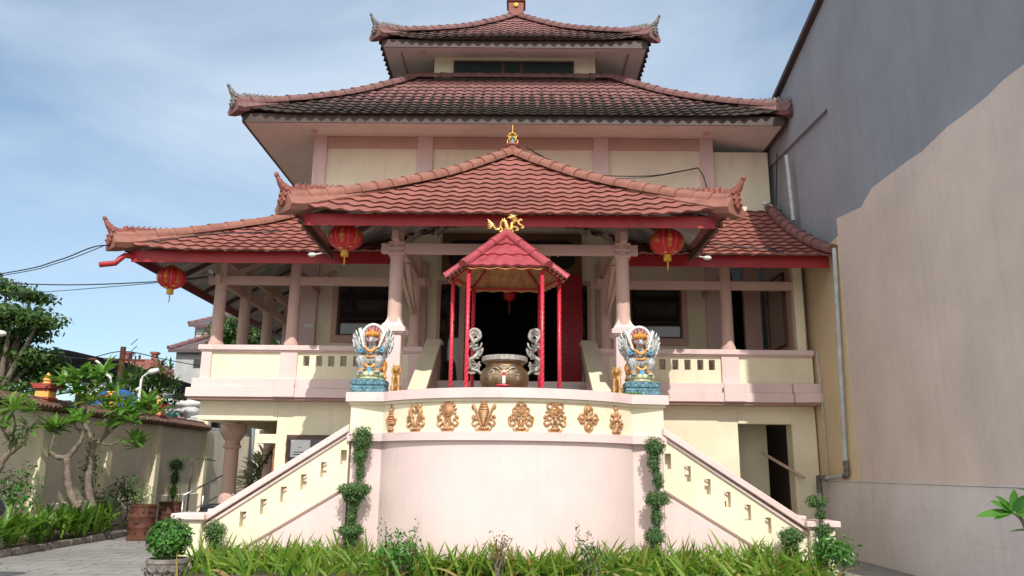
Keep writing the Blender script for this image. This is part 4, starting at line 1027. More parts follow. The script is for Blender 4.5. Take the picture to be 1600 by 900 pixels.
# ================================================================== incense burner
G = thing('incense_burner', 'round bronze incense burner with two upright grey dragon handles', 'incense burner', (-.245, 13.3, 1.94))
bc = (-.245, 13.3, 0)
m = MB(); m.lathe([(.18,2.62),(.28,2.70),(.36,2.82),(.41,2.96),(.425,3.08),(.40,3.18),(.33,3.245),(.32,3.28),(.34,3.31),(.38,3.335)], bc, 40); m.build('bowl', M['bronze'], G, smooth=True)
m = MB(); m.lathe([(.385,3.336),(.40,3.345),(.40,3.415),(.385,3.43),(.34,3.43),(.33,3.35),(.01,3.33)], bc, 40, cap=False); m.build('rim', M['patina'], G, smooth=True, autosmooth=40)
m = MB()
for k in range(3):
    a_ = 2*PI*k/3+PI/6; p = lambda r_, z: (bc[0]+r_*math.cos(a_), bc[1]+r_*math.sin(a_), z); m.tube(spline([p(.30,2.8), p(.38,2.62), p(.34,2.4), p(.38,2.2)], 4), lerps([.10,.09,.06,.07], 4), 10)
m.build('leg', M['bronze'], G, smooth=True)
m = MB(); m.lathe([(.52,1.942),(.52,2.02),(.46,2.04),(.44,2.15),(.5,2.17),(.5,2.2)], bc, 32); m.build('plinth', M['stone'], G, smooth=True, autosmooth=40)
m = MB()
def Wp(a_, z): r_ = .41 if z > 3.0 else .39; return Vector((bc[0]+r_*math.sin(a_), bc[1]-r_*math.cos(a_)*1.0, z))
for s_ in (-1, 1):
    for (a0, z0, rr) in ((.13,3.11,.035), (.32,3.07,.05), (.5,3.12,.05), (.62,3.02,.04)):
        m.tube([Wp(s_*(a0+math.cos(k*.6)*rr*2*(1-.06*k)), z0+math.sin(k*.6)*rr*(1-.06*k)) for k in range(11)], .014, 5)
    for (a0, z0, a1, z1) in ((.2,3.16,.45,3.2), (.2,3.0,.55,2.95), (.05,3.17,.2,3.21), (.4,3.0,.7,3.1)): m.tube(spline([Wp(s_*a0, z0), Wp(s_*(a0+a1)/2, (z0+z1)/2+.02), Wp(s_*a1, z1)], 3), .016, 5)
m.build('mask_relief', M['patina'], G, smooth=True)
m = MB(); m.bar(Wp(0, 2.93)-Vector((0,.03,0)), Wp(0, 3.06)-Vector((0,.02,0)), .05, .01, up=(0,1,0)); m.build('paper_tag', M['paper'], G)
m = MB(); m.ell(Wp(0,3.09)-Vector((0,.015,0)), (.025,.012,.04)); m.ell(Wp(0,2.90)-Vector((.02,.03,0)), (.12,.02,.02)); m.build('red_ribbon', M['pole'], G, smooth=True)
for s_ in (-1, 1):
    m = MB(); Q = lambda u, v, d=0: Vector((bc[0]+s_*u, bc[1]+d, 3.13+v))
    sp = spline([Q(.40,.0), Q(.47,.06), Q(.58,.10,.02), Q(.62,.22,-.02), Q(.52,.30,-.03), Q(.47,.40,.03), Q(.56,.46,.03), Q(.55,.56,-.02), Q(.62,.70), Q(.56,.79), Q(.46,.76), Q(.43,.66), Q(.47,.60)], 6)
    m.tube(sp, [x*.78 for x in lerps([.03,.035,.045,.05,.05,.045,.042,.04,.04,.04,.04,.038,.03], 6)], 8)
    for k in range(6, len(sp)-2, 3):
        t_ = (sp[k+1]-sp[k-1]).normalized(); nn = Vector((t_.z, 0, -t_.x))*s_; m.tube([sp[k]-nn*.02, sp[k]-nn*.06+Vector((0,0,.015)), sp[k]-nn*.105+Vector((0,0,.04))], [.026,.018,.003], 5)
    for pts in (((.52,.28),(.42,.34),(.38,.46)), ((.55,.42),(.44,.46),(.40,.56)), ((.6,.2),(.49,.16),(.43,.22)), ((.58,.12),(.66,.08),(.60,.02),(.5,.02)), ((.56,.5),(.64,.45),(.67,.36)), ((.6,.28),(.67,.22),(.65,.12)), ((.5,.1),(.45,.16),(.41,.14))): m.tube(spline([Q(*p) for p in pts], 3), [.024]*3+[.02]*3+[.008], 6)
    m.ell(Q(.50,.60), (.05,.04,.035))
    for k in range(4): m.tube([Q(.49,.62), Q(.53+.03*k,.58-.02*k)], [.02,.006], 5)
    m.build('dragon_handle', M['patina'], G, smooth=True, autosmooth=60)

G.location = (-.235, 12.88, 2.0); G.scale = (.95, .95, .95)

# ================================================================== guardian statues
def garuda(loc, label):
    t = thing('garuda_statue', label, 'statue', loc, 'winged guardian statues on the terrace corners')
    Z = (0, 0, 0)
    m = MB(); m.box(-.275,.275,-.2,.25,0,.115); m.box(-.265,.265,-.19,.24,.116,.13); m.box(-.275,.275,-.2,.25,.131,.22)
    for k in range(-2, 3):
        for zc in (.015, .135):
            m.tube([Vector((k*.115+.055*math.cos(a*PI/8), -.203, zc+.075*math.sin(a*PI/8))) for a in range(9)], .012, 5); m.ell((k*.115, -.2, zc+.02), (.03,.015,.03))
    b_ = m.build('pedestal', M['teal'], t, loc=Z, bevel=.015)
    m = MB(); m.lathe([(.21,.222),(.215,.25),(.19,.27)], Z, 20); 
    for k in range(14): a_ = k*2*PI/14; m.ell((.18*math.cos(a_), .16*math.sin(a_)-.02, .305), (.05,.05,.05))
    m.ell((0,-.0,.30), (.18,.16,.05)); m.build('lotus_cushion', M['green'], t, loc=Z, smooth=True)
    # body: one continuous surface
    m = MB(); J = lambda *p: Vector(p)
    m.ell((0,.03,.60), (.12,.10,.13)); m.ell((0,.0,.56), (.115,.105,.10)); m.ell((0,.03,.72), (.145,.09,.08)); m.ell((.06,-.04,.72), (.06,.05,.05)); m.ell((-.06,-.04,.72), (.06,.05,.05))
    m.tube([(0,.03,.75),(0,.0,.85)], .06, 10)
    m.ell((0,-.03,.90), (.085,.09,.085)); m.ell((0,-.11,.865), (.045,.06,.04)); m.tube([(0,-.12,.88),(0,-.18,.865),(0,-.19,.835)], [.035,.025,.008], 8)
    for s_ in (-1, 1):
        m.ell((s_*.04,-.105,.915), (.022,.02,.02)); m.ell((s_*.085,-.02,.92), (.02,.03,.04))
        m.tube(spline([J(s_*.06,.02,.5), J(s_*.14,-.10,.545), J(s_*.155,-.14,.53), J(s_*.135,-.11,.42), J(s_*.13,-.09,.35)], 4), lerps([.085,.085,.075,.058,.045], 4), 10)
        m.ell((s_*.135,-.15,.345), (.05,.09,.03))
        for k in (-1, 0, 1): m.tube([(s_*.135+k*.025,-.2,.345),(s_*.135+k*.035,-.25,.335)], [.02,.012], 6)
        m.tube(spline([J(s_*.12,.03,.745), J(s_*.19,.0,.72), J(s_*.235,-.04,.80), J(s_*.26,-.05,.87)], 4), lerps([.06,.05,.042,.035], 4), 10)
        m.ell((s_*.265,-.055,.89), (.035,.03,.04))
        for k in range(4): m.tube([(s_*(.25+.012*k),-.07,.91),(s_*(.255+.016*k),-.085,.95)], [.012,.008], 6)
    bo = remesh(m, .0085, 'body', M['bodypaint'], t, 2, loc=Z)
    m = MB()
    for s_ in (-1, 1):
        m.ell((s_*.04,-.122,.918), (.013,.01,.013)); 
    m.ell((0,-.125,.845), (.05,.03,.014)); m.ell((0,-.17,.87),(.022,.02,.012)); m.build('painted_face', M['redenam'], t, loc=Z, smooth=True)
    m = MB()                                                    # crown
    m.lathe([(.088,.95),(.095,.965),(.08,.99),(.05,1.03),(.03,1.06),(.01,1.09)], (0,-.03,0), 14)
    for k in range(9): a_ = PI*k/8; m.tube([(.09*math.cos(a_),-.03-.07*math.sin(a_),.955),(.105*math.cos(a_),-.03-.085*math.sin(a_),1.0),(.085*math.cos(a_),-.03-.07*math.sin(a_),1.045)], [.026,.022,.003], 5)
    m.build('crown', M['orange'], t, loc=Z, smooth=True)
    m = MB()                                                    # gold belts, necklace, loin cloth edge, tail
    m.tube(spline([J(-.12,-.05,.78), J(-.06,-.1,.73), J(0,-.11,.69), J(.06,-.1,.73), J(.12,-.05,.78)], 4), .022, 6)
    m.tube(spline([J(-.13,-.05,.56), J(-.08,-.12,.47), J(0,-.14,.42), J(.08,-.12,.47), J(.13,-.05,.56)], 4), .03, 6)
    m.tube(spline([J(-.12,-.05,.62), J(0,-.12,.60), J(.12,-.05,.62)], 4), .018, 6)
    for s_ in (-1, 1):
        m.tube([J(s_*.135+.06*math.cos(k*.7),-.10+.06*math.sin(k*.7),.385) for k in range(10)], .014, 5); m.tube(spline([J(s_*.1,.12,.62), J(s_*.2,.14,.5), J(s_*.19,.12,.38), J(s_*.23,.1,.26)], 4), [.05]*5+[.045]*4+[.03]*4, 7)
    m.build('gold_sash', M['orange'], t, loc=Z, smooth=True)
    m = MB()
    m.tube([(0,-.13,.42),(0,-.15,.35),(0,-.16,.29)], [.045,.05,.045], 8); m.build('loin_cloth', M['blue'], t, loc=Z, smooth=True)
    for s_ in (-1, 1):
        m = MB(); m.tube([J(s_*.175+.05*math.cos(k*.7),-.01+.03*math.sin(k*.7)-.02,.74+.05*math.sin(k*.7)) for k in range(10)], .016, 6); m.ell((s_*.175,-.055,.74), (.028,.02,.028)); m.build('armlet', M['blue'], t, loc=Z, smooth=True)
    # wings: layered feathers
    CT = [(-.16,1.12),(-.24,1.115),(-.31,1.07),(-.35,.995),(-.36,.91),(-.345,.825),(-.315,.745),(-.27,.675),(-.22,.605)]
    ct = spline([J(x, 0, z) for x, z in CT], 3)
    for s_ in (-1, 1):
        m = MB()
        for ring, (n, sc_, dy) in enumerate(((17, 1.0, .11), (12, .80, .07), (8, .60, .04))):
            for k in range(n):
                f_ = k/(n-1); tp = ct[min(len(ct)-1, int(round(f_*(len(ct)-1))))]; bs = J(-.10, 0, .86-.22*f_)
                tp = bs.lerp(tp, sc_); out = J(-.5-.5*f_, 0, .35-.75*f_).normalized()
                mid = bs.lerp(tp, .5)+out*.035+J(0,0,-.045)*(1-f_*.3); e_ = tp+J(.005, 0, .012)
                pts = [J(-s_*p_.x, dy-.03*q/3, p_.z) for q, p_ in enumerate((bs, mid, bs.lerp(tp,.85)+out*.012, e_))]
                m.tube(spline(pts, 3), [x*(1.0 if ring == 0 else .9) for x in lerps([.011,.0165,.016,.005], 3)], 6, 1 if (k % 2 and ring < 2) else 0)
        m.ell((s_*.20, .135, .88), (.145,.02,.235), 2, 14, 10)  # dark disc behind the feathers, painting the shade in their gaps
        w_ = m.build('wing', [M['white'], M['greyp'], M['wingshade']], t, loc=Z, smooth=True)
        m = MB(); m.tube(spline([J(s_*.12,-.07,.76), J(s_*.175,-.03,.93), J(s_*.225,.02,1.09)], 4), lerps([.015,.02,.024], 4), 8); m.build('white_band', M['white'], t, loc=Z, smooth=True)
        m = MB()
        for k in range(5): a_ = R(20+17*k); m.tube([J(s_*.08,.08,.80), J(s_*(.08+.13*math.cos(a_)), .05, .80+.16*math.sin(a_)), J(s_*(.08+.16*math.cos(a_)), .06, .80+.21*math.sin(a_))], [.02,.028,.006], 6, k % 3)
        m.build('coloured_plumes', [M['orange'], M['redenam'], M['teal']], t, loc=Z, smooth=True)
    m = MB()                                                    # arched mane behind the head
    for k in range(17):
        a_ = PI*k/16; p = J(.16*math.cos(a_), .06, .93+.20*math.sin(a_)); q = J(.185*math.cos(a_), .04, .95+.235*math.sin(a_)); m.tube([J(.07*math.cos(a_), .06, .91+.09*math.sin(a_)), p, q], [.022,.03,.018], 6, 1 if k % 2 else 2)
    m.tube([J(.185*math.cos(PI*k/16), .04, .965+.205*math.sin(PI*k/16)) for k in range(17)], .026, 6, 0)
    m.build('mane', [M['white'], M['redenam'], M['greyp']], t, loc=Z, smooth=True)
    return t
gl = garuda((-2.47, 13.0, 2.803), 'white winged guardian on a clean blue pedestal on the terrace corner left of the burner')
gr = garuda((2.03, 13.0, 2.803), 'white winged guardian on a mossy blue pedestal on the terrace corner right of the burner')
gr.scale = (-1, 1, 1) if False else (1, 1, 1)
m = MB()
for k in range(160):
    p = Vector((1.78+U(-.04,.22), 12.755+U(-.03,.03), 2.80)); m.tri(p+Vector((-.008,0,0)), p+Vector((.008,0,0)), p+Vector((U(-.03,.03), U(-.04,.01), U(.02,.06))))
ms = m.build('moss', M['moss'], None); tag(ms, 'green moss tuft at the foot of the right guardian pedestal', 'moss', kind='stuff')
def lion(loc, rz, label):
    t = thing('golden_lion', label, 'statue', loc, 'small gilded lion statues'); m = MB(); J = Vector
    m.tube(spline([(0,.07,.13),(0,.04,.2),(0,-.02,.26)], 4), lerps([.055,.06,.05], 4), 10); m.ell((0,.07,.09), (.06,.06,.07))
    m.ell((0,-.05,.32), (.05,.055,.05)); m.ell((0,-.1,.305), (.03,.035,.026)); m.ell((0,-.01,.30), (.062,.045,.065))
    for s_ in (-1, 1):
        m.tube([(s_*.035,-.03,.22),(s_*.04,-.05,.12),(s_*.04,-.06,.02)], [.028,.022,.02], 8); m.ell((s_*.04,-.075,.015), (.024,.035,.017)); m.ell((s_*.05,.05,.06), (.03,.06,.05)); m.ell((s_*.055,-.0,.017), (.025,.045,.018)); m.tube([(s_*.035,-.03,.355),(s_*.05,-.02,.395)], [.018,.006], 6)
    m.tube(spline([(0,.11,.08),(0,.16,.14),(0,.13,.22)], 4), .018, 8)
    remesh(m, .0075, 'body', M['oldgold'], t, 1, loc=(0,0,0)); m = MB()
    for k in range(12): a_ = k*2*PI/12; m.tube([(.05*math.cos(a_),-.03,.31+.05*math.sin(a_)),(.078*math.cos(a_),-.02,.31+.075*math.sin(a_))], [.018,.008], 5)
    m.build('mane', M['gold'], t, loc=(0,0,0), smooth=True); m = MB(); m.box(-.075,.075,-.12,.15,-.012,.006); m.build('plinth', M['gold'], t, loc=(0,0,0)); t.rotation_euler = (0,0,rz); t.scale = (1.15,1.15,1.15); return t
p = at(617, 609, 12.72); lion((p.x, 12.78, 2.812), R(8), 'small gilded lion statue beside the left winged guardian')
p = at(965, 611, 12.72); lion((p.x, 12.78, 2.812), R(-10), 'small gilded lion statue beside the right winged guardian')

# ================================================================== lanterns
def glyph_mesh(txt):
    cu = bpy.data.curves.new('glyph', 'FONT'); cu.body = txt; cu.align_x = 'CENTER'; cu.align_y = 'CENTER'; cu.size = 1; cu.resolution_u = 2
    o = bpy.data.objects.new('glyph', cu); COL.objects.link(o); dg = bpy.context.evaluated_depsgraph_get(); dg.update()
    me = bpy.data.meshes.new_from_object(o.evaluated_get(dg)); bpy.data.objects.remove(o)
    v = [tuple(q.co) for q in me.vertices]; f = [tuple(pp.vertices) for pp in me.polygons]; bpy.data.meshes.remove(me); return v, f
GL = {c: glyph_mesh(c) for c in '恭喜發財福'}
def lantern(loc, rx, rz, label):
    t = thing('paper_lantern', label, 'lantern', loc, 'large red lanterns under the eaves'); Z = (0,0,0)
    m = MB(); n = 48; nv = 20
    for k in range(nv+1):
        th = PI*(.06+.88*k/nv)
        for j in range(n):
            a_ = 2*PI*j/n; rr = rx*math.sin(th)*(1-.022*(1-abs(math.cos(a_*4)))**2); m.v.append((rr*math.cos(a_), rr*math.sin(a_), -rz*math.cos(th)))
    for k in range(nv):
        for j in range(n): m.face((k*n+j, k*n+(j+1) % n, (k+1)*n+(j+1) % n, (k+1)*n+j))
    m.build('lantern_body', M['lantern'], t, loc=Z, smooth=True)
    m = MB()
    for j in range(8):
        a_ = 2*PI*(j+.5)/8-PI/2; m.tube([(rx*1.0*math.sin(PI*(.07+.86*k/14))*math.cos(a_), rx*math.sin(PI*(.07+.86*k/14))*math.sin(a_), -rz*math.cos(PI*(.07+.86*k/14))) for k in range(15)], .0045, 4)
    m.build('rib', plain('pink_rib', (.75,.25,.22), .5), t, loc=Z)
    m = MB()
    def place(ch, a0, z0, size):
        nonlocal m
        v, f = GL[ch]; i0 = len(m.v)
        for x, y, _ in v:
            z = z0+y*size; s_ = math.sqrt(max(.02, 1-(z/rz)**2)); rr = rx*s_*1.012+.002; a_ = a0+x*size/rx-PI/2; m.v.append((rr*math.cos(a_), rr*math.sin(a_), z))
        for q in f: m.face(tuple(i0+i for i in q))
    for a0 in (0, PI/4*1.15, -PI/4*1.2, PI*.8, -PI*.8):
        m = MB()
        if a0 < 0: place('福', a0, .0, .19)
        else:
            for k, ch in enumerate('恭喜發財'): place(ch, a0, rz*.50-k*rz*.34, .085)
        m.build('gold_characters', M['gold'], t, loc=Z)
    m = MB(); m.lathe([(.07,rz*.97),(.07,rz*1.08),(.05,rz*1.1)], Z, 16); m.build('top_collar', M['yellow'], t, loc=Z, smooth=True, autosmooth=40)
    m = MB(); m.lathe([(.065,-rz*1.0),(.07,-rz*1.04),(.072,-rz*1.0-.11)], Z, 16); m.build('collar', M['yellow'], t, loc=Z, smooth=True, autosmooth=40)
    m = MB(); m.tube([(0,0,-rz-.09),(.004,0,-rz-.2),(.0,0,-rz-.30)], [.012,.014,.008], 6); m.build('tassel', M['yellow'], t, loc=Z, smooth=True)
    m = MB(); m.ell((-.05,-.10,-rz*.9), (.045,.03,.02)); m.ell((.10,-.12,-rz*.8), (.06,.02,.02)); m.build('seal', M['gold'], t, loc=Z, smooth=True)
    m = MB(); m.tube([(0,0,rz),(0,0,rz+.25)], .006, 5); m.build('hanging_cord', M['cable'], t, loc=Z)
    return t
p = at(540, 371, 13.9); lantern((p.x, 13.9, p.z), .32, .25, 'large red lantern under the porch eave beside the left porch column')
p = at(1042, 378, 13.9); lantern((p.x, 13.9, p.z), .32, .25, 'large red lantern under the porch eave beside the right porch column')
p = at(268, 434, 16.4); lantern((p.x, 16.4, p.z), .295, .255, 'large red lantern hanging at the far left veranda corner')
t = thing('door_lantern', 'small dim red lantern with a long tassel hanging in the dark doorway', 'lantern', at(796, 462, 18.6)); q = t.location.copy()
m = MB(); m.lathe([(.05,.16),(.13,.1),(.16,0),(.12,-.1),(.05,-.14)], (0,0,0), 16); m.tube([(0,0,.16),(0,0,.6)], .005, 4); m.build('lantern_body', M['lantern'], t, loc=(0,0,0), smooth=True)
m = MB(); m.tube([(0,0,-.14),(0,0,-.45)], [.02,.012], 6); m.build('tassel', M['redenam'], t, loc=(0,0,0), smooth=True)

# ================================================================== ground
m = MB(); m.quad((-600,-80,-.01),(600,-80,-.01),(600,900,-.01),(-600,900,-.01)); o = m.build('ground', M['ground']); o['kind'] = 'structure'
m = MB(); m.quad((-9.15,-45,0),(6.5,-45,0),(6.5,30,0),(-9.15,30,0)); o = m.build('paving', M['pave']); o['kind'] = 'structure'
m = MB(); m.box(-10.5,-9.16,6,29,-.005,.10); o = m.build('bed_soil', M['soil']); o['kind'] = 'structure'
m = MB(); y = 6.0
while y < 27:
    l_ = U(.5,.8); m.box(-9.158+U(-.01,.01), -9.02+U(-.015,.015), y, y+l_-.02, 0, .13+U(-.015,.015)); y += l_
o = m.build('bed_kerb', M['stone'], bevel=.015); o['kind'] = 'structure'
m = MB(); m.box(-4.8,4.55,10.7,12.76,-.005,.12); o = m.build('planting_bed_soil', M['soil']); o['kind'] = 'structure'

# ================================================================== neighbour building on the right
NX = 6.47; N_ = thing('neighbour_building', 'tall bare neighbour building with a grey and beige side wall along the right edge', 'building', (NX, 15, 0))
YF, YB = 8.0, 34
zr = lambda Y: atx(1285, 0, NX).z + (atx(1212, 160, NX).z-atx(1285, 0, NX).z)*(Y-atx(1285, 0, NX).y)/(atx(1212, 160, NX).y-atx(1285, 0, NX).y)
lo_pts = [atx(px, py, NX) for px, py in ((1307,340),(1345,322),(1362,292),(1420,248),(1440,235),(1480,196),(1505,178),(1540,150),(1568,122),(1600,98))]
edge = [(p.y, p.z) for p in lo_pts]; e_end = (YF, edge[-1][1]+(edge[-1][0]-YF)*.35); edge.append(e_end)
YC = atx(1312, 400, NX).y
m = MB(); m.prism_x([(YF,1.46),(YC,1.46),(YC, edge[0][1]-.02)]+[(a_, b_-.02) for a_, b_ in edge], NX, NX+.06); m.build('beige_wall', M['nb_beige'], N_)
jag = []
for (a_, b_), (c_, d_) in zip(edge, edge[1:]):
    for k in range(6): t_ = k/6; jag.append((a_+(c_-a_)*t_, b_+(d_-b_)*t_+U(-.02,.02)))
jag.append(edge[-1])
a_, b_ = atx(1293,166,NX), atx(1222,238,NX); sl_ = (a_.z-b_.z)/(b_.y-a_.y); a0_ = a_.copy(); dz_ = lambda Y: a0_.z-(Y-a0_.y)*sl_
kz_ = zr(a_.y+1)-zr(a_.y); YQ = a_.y+(zr(a_.y)-a_.z)/(-sl_-kz_); ZQ = zr(YQ)      # where the ledge meets the roof line
a_.z = dz_(max(a_.y, YC+.05)); a_.y = max(a_.y, YC+.05)
m = MB(); ya_ = a_.y; st = [q for q in jag if q[0] > YF] + [jag[-1]]; st[0] = (YC, st[0][1])
m.prism_x([(ya_,a_.z),(YQ,ZQ),(ya_,zr(ya_))], NX+.03, NX+.3); m.prism_x([(YC,1.0),(ya_,1.0),(ya_,zr(ya_)),(YC,zr(YC))], NX+.03, NX+.3)
for (y0_, z0_), (y1_, z1_) in zip(st, st[1:]):
    for x_ in (NX+.03, NX+.3): m.quad((x_,y0_,z0_-.06),(x_,y1_,z1_-.06),(x_,y1_,zr(y1_)),(x_,y0_,zr(y0_)))
m.build('grey_wall', M['nb_grey'], N_)
m = MB(); m.prism_x([(a_.y-.05,1.0),(YB,1.0),(YB,zr(YB)),(YQ,ZQ-.01),(a_.y-.05,a_.z+.05)], NX+.11, NX+.29); m.build('recessed_wall', M['nb_grey'], N_)
m = MB(); m.prism_x([(YC+.002,1.43),(18.9,1.43),(18.9,6.0),(YC+.002,6.3)], NX-.01, NX+.028); m.build('cream_wall', M['nb_cream'], N_)
a_ = atx(1323, 752, NX); m = MB(); m.box(NX-.045, NX+.3, YF, 17.05, 0, 1.445); m.build('block_wall', M['nb_block'], N_, bevel=.01)
m = MB(); m.box(NX-.06, NX+.3, YF, 17.05, 1.447, 1.475); m.build('wall_coping', M['nb_block'], N_)
m = MB(); i = 0
m.prism_x([(YF-.2,zr(YF-.2)+.003),(YB,zr(YB)+.003),(YB,zr(YB)+.12),(YF-.2,zr(YF-.2)+.12)], NX-.1, NX+8); m.build('roof_sheet', M['dkbrown'], N_)
m = MB(); m.box(NX+.301, NX+8, YF, YF+.25, 0, zr(YF)-.3); m.box(NX+7.7, NX+8, YF+.251, YB, 0, zr(YF)-3); m.build('front_wall', M['nb_grey'], N_)
def pipe(name, pts, r=.04, mat='pvc', clips=0):
    m = MB(); m.tube(pts, r, 10); return m.build(name, M[mat], N_, smooth=True, autosmooth=50)
A = atx(1303,388,NX-.08); Bq = atx(1323,742,NX-.08); pipe('drain_pipe', [A, (A.x, A.y, A.z-.1), Bq+Vector((0,0,.25))], .045)
pipe('pipe_elbow', [Bq+Vector((0,0,.27)), Bq, Bq+Vector((0,.12,-.03))], .055, 'orn_dk'); Cq = atx(1268,748,NX-.10); pipe('drain_pipe', [Bq+Vector((0,.1,-.02)), (NX-.16, 16.6, 1.5)], .035)
pipe('pipe_elbow', [(NX-.16,16.5,1.5),(NX-.2,16.78,1.52),(NX-.2,16.8,1.2)], .06, 'orn_dk'); pipe('drain_pipe', [(NX-.2,16.8,1.2),(NX-.2,16.8,0)], .045)
pipe('conduit', [(6.49-.12,16.66,4.15),(6.42,16.66,3.3),(6.42,16.66,1.5)], .014)
pipe('drain_pipe', [atx(1229,243,NX-.06), atx(1240,345,NX-.06)], .05); pipe('conduit', [atx(1214,240,NX-.03), atx(1213,320,NX-.03)], .015, 'cable')

# ================================================================== compound wall on the left
WX, WZ = -10.5, 2.74
K = thing('compound_wall', 'long beige compound wall with clay coping and painted finials along the left side', 'wall', (WX, 20, 0))
m = MB(); m.box(WX-.16, WX, 5, 31, 0, WZ); m.build('wall_panel', M['wall'], K)
m = MB(); m.box(WX-.1, WX+.05, 5, 26.55, 0, .75); m.build('wall_plinth', M['wall'], K, bevel=.02)
PY = [14.3, 17.25, 20.05, 22.8, 26.35]
for y in PY:
    m = MB(); m.box(WX-.22, WX+.15, y, y+.26, 0, WZ+ (.55 if y > 26 else 0)); m.build('wall_buttress', M['cream'], K, bevel=.01)
m = MB(); m.box(WX-.2, WX+.20, 5, 26.3, WZ+.003, WZ+.05); m.build('coping_slab', M['rust'], K)
m = MB(); y = 8.0
while y < 26.3:
    for s_ in (-1, 1):
        a_ = Vector((WX-.02+s_*.30, y, WZ+.055)); b2 = Vector((WX-.02, y, WZ+.22)); m.tube([a_, b2], [.085*U(.9,1.05), .07], 7)
    y += .16
m.build('coping_tiles', M['oldclay'], K, smooth=True, autosmooth=50)
m = MB(); m.tube([(WX-.02,8,WZ+.23),(WX-.02,26.3,WZ+.23)], .08, 8); m.build('coping_ridge', M['oldclay'], K, smooth=True)
for y in PY[1:4]:
    z0 = WZ+.14; c = (WX-.02, y+.13); m = MB()
    for (hw, za, zb) in ((.16,0,.12),(.18,.121,.17),(.13,.30,.36),(.20,.361,.43),(.17,.431,.47)): m.box(c[0]-hw, c[0]+hw, c[1]-hw, c[1]+hw, z0+za, z0+zb)
    for sx in (-1, 1):
        for sy in (-1, 1): m.tube([(c[0]+sx*.17,c[1]+sy*.17,z0+.40),(c[0]+sx*.23,c[1]+sy*.23,z0+.47)], [.04,.015], 6)
    f = m.build('wall_finial', M['redpaint'] if 'redpaint' in M else M['orn'], K)
    m = MB(); m.box(c[0]-.15, c[0]+.15, c[1]-.15, c[1]+.15, z0+.172, z0+.299); m.lathe([(.10,.472),(.07,.52),(.10,.55),(.09,.58),(.045,.62),(.055,.65),(.015,.72)], (c[0], c[1], z0), 10); m.build('finial_trim', M['ochre'] if 'ochre' in M else M['orange'], f, smooth=True, autosmooth=30)

# ================================================================== vegetation helpers
def leaf(m, p, d, L, W_, droop=.3, seg=4, up=Vector((0,0,1)), fold=.15, mat=0, shape='oval'):
    d = Vector(d).normalized(); sd = d.cross(up); sd = sd.normalized() if sd.length > .05 else d.orthogonal().normalized()
    i0 = len(m.v); q = Vector(p); dd = d.copy()
    for k in range(seg+1):
        t = k/seg
        w_ = W_*(math.sin(PI*min(1, .06+t*.94))**.7 if shape == 'oval' else (1-t)**.6 if shape == 'strap' else math.sin(PI*(t**1.6*.92+.06)))
        nn = sd.cross(dd); a = q-sd*w_/2+nn*fold*w_; b = q+sd*w_/2+nn*fold*w_
        m.v += [tuple(a), tuple(q), tuple(b)]
        q = q+dd*(L/seg); dd = (dd-Vector((0,0,1))*droop/seg).normalized()
    for k in range(seg):
        a = i0+3*k; m.face((a, a+1, a+4, a+3), mat); m.face((a+1, a+2, a+5, a+4), mat)
def small(m, p, nrm, s, asp=.55, mat=0):
    n_ = Vector(nrm).normalized(); t_ = n_.orthogonal().normalized(); t_ = Matrix.Rotation(U(0, 2*PI), 3, n_) @ t_; b_ = n_.cross(t_)*asp
    p = Vector(p); i0 = len(m.v); m.v += [tuple(p-t_*s), tuple(p-b_*s*.8+n_*s*.12), tuple(p+t_*s), tuple(p+b_*s*.8+n_*s*.12)]; m.face((i0, i0+1, i0+2), mat); m.face((i0, i0+2, i0+3), mat)
def leafball(m, c, r, n, s, shell=.35, rough=.18, freq=3.0, asp=.55):
    c = Vector(c)
    for _ in range(n):
        d = rv(); k = 1-shell*random.random()**1.6; k *= 1+rough*(noise.noise(d*freq+c*3.1))*2
        p = c+Vector((d.x*r[0], d.y*r[1], d.z*r[2]))*k; small(m, p, d+rv()*.75+Vector((0,0,.25)), s*U(.6,1.25), asp)
def rosette(m, p, axis, n, L, W_=None, shape='oval'):
    axis = Vector(axis).normalized(); u = axis.orthogonal().normalized(); w_ = axis.cross(u); W_ = W_ or L*.26
    for k in range(n):
        a = k*2.4+U(-.2,.2); el_ = U(.05,.55)+.6*(k/n); d = (u*math.cos(a)+w_*math.sin(a))*math.cos(el_)+axis*math.sin(el_)
        leaf(m, Vector(p)+d*.02, d, L*U(.75,1.1), W_*U(.85,1.1), U(.35,.9), 4, fold=.18, shape=shape)

# ---- strap leaf border in front of the terrace
m = MB()
def blade(x, y, L, lean, az, w_):
    d = Vector((math.cos(az)*lean, math.sin(az)*lean, 1)); leaf(m, (x, y, .1), d, L, w_, U(.5,1.5)*lean+.15, 5, up=Vector((math.sin(az+.6), -math.cos(az+.6), .1)), fold=.12, shape='strap')
for k in range(2500):
    x = U(-4.75, 4.35); y = 12.62-abs(random.gauss(0,.55)); 
    if y < 10.9: y = U(10.9,12.5)
    if abs(x) < 2.1: y = min(y, BY-math.sqrt(BR**2-min(abs(x-BX),2.4)**2)-.06)
    if y < 10.8: y = U(10.8, 11.6)
    h = .47+.14*noise.noise(Vector((x*1.3, 2, 0)))+U(-.12,.12)+(.15 if random.random() < .06 else 0)
    blade(x, y, h*U(.8,1.2), U(.25,1.2), U(0, 2*PI), U(.042,.07))
o = m.build('strap_leaf_border', M['lf_strap']); tag(o, 'dense border of green strap leaved plants along the foot of the terrace wall', 'border plants', kind='stuff')
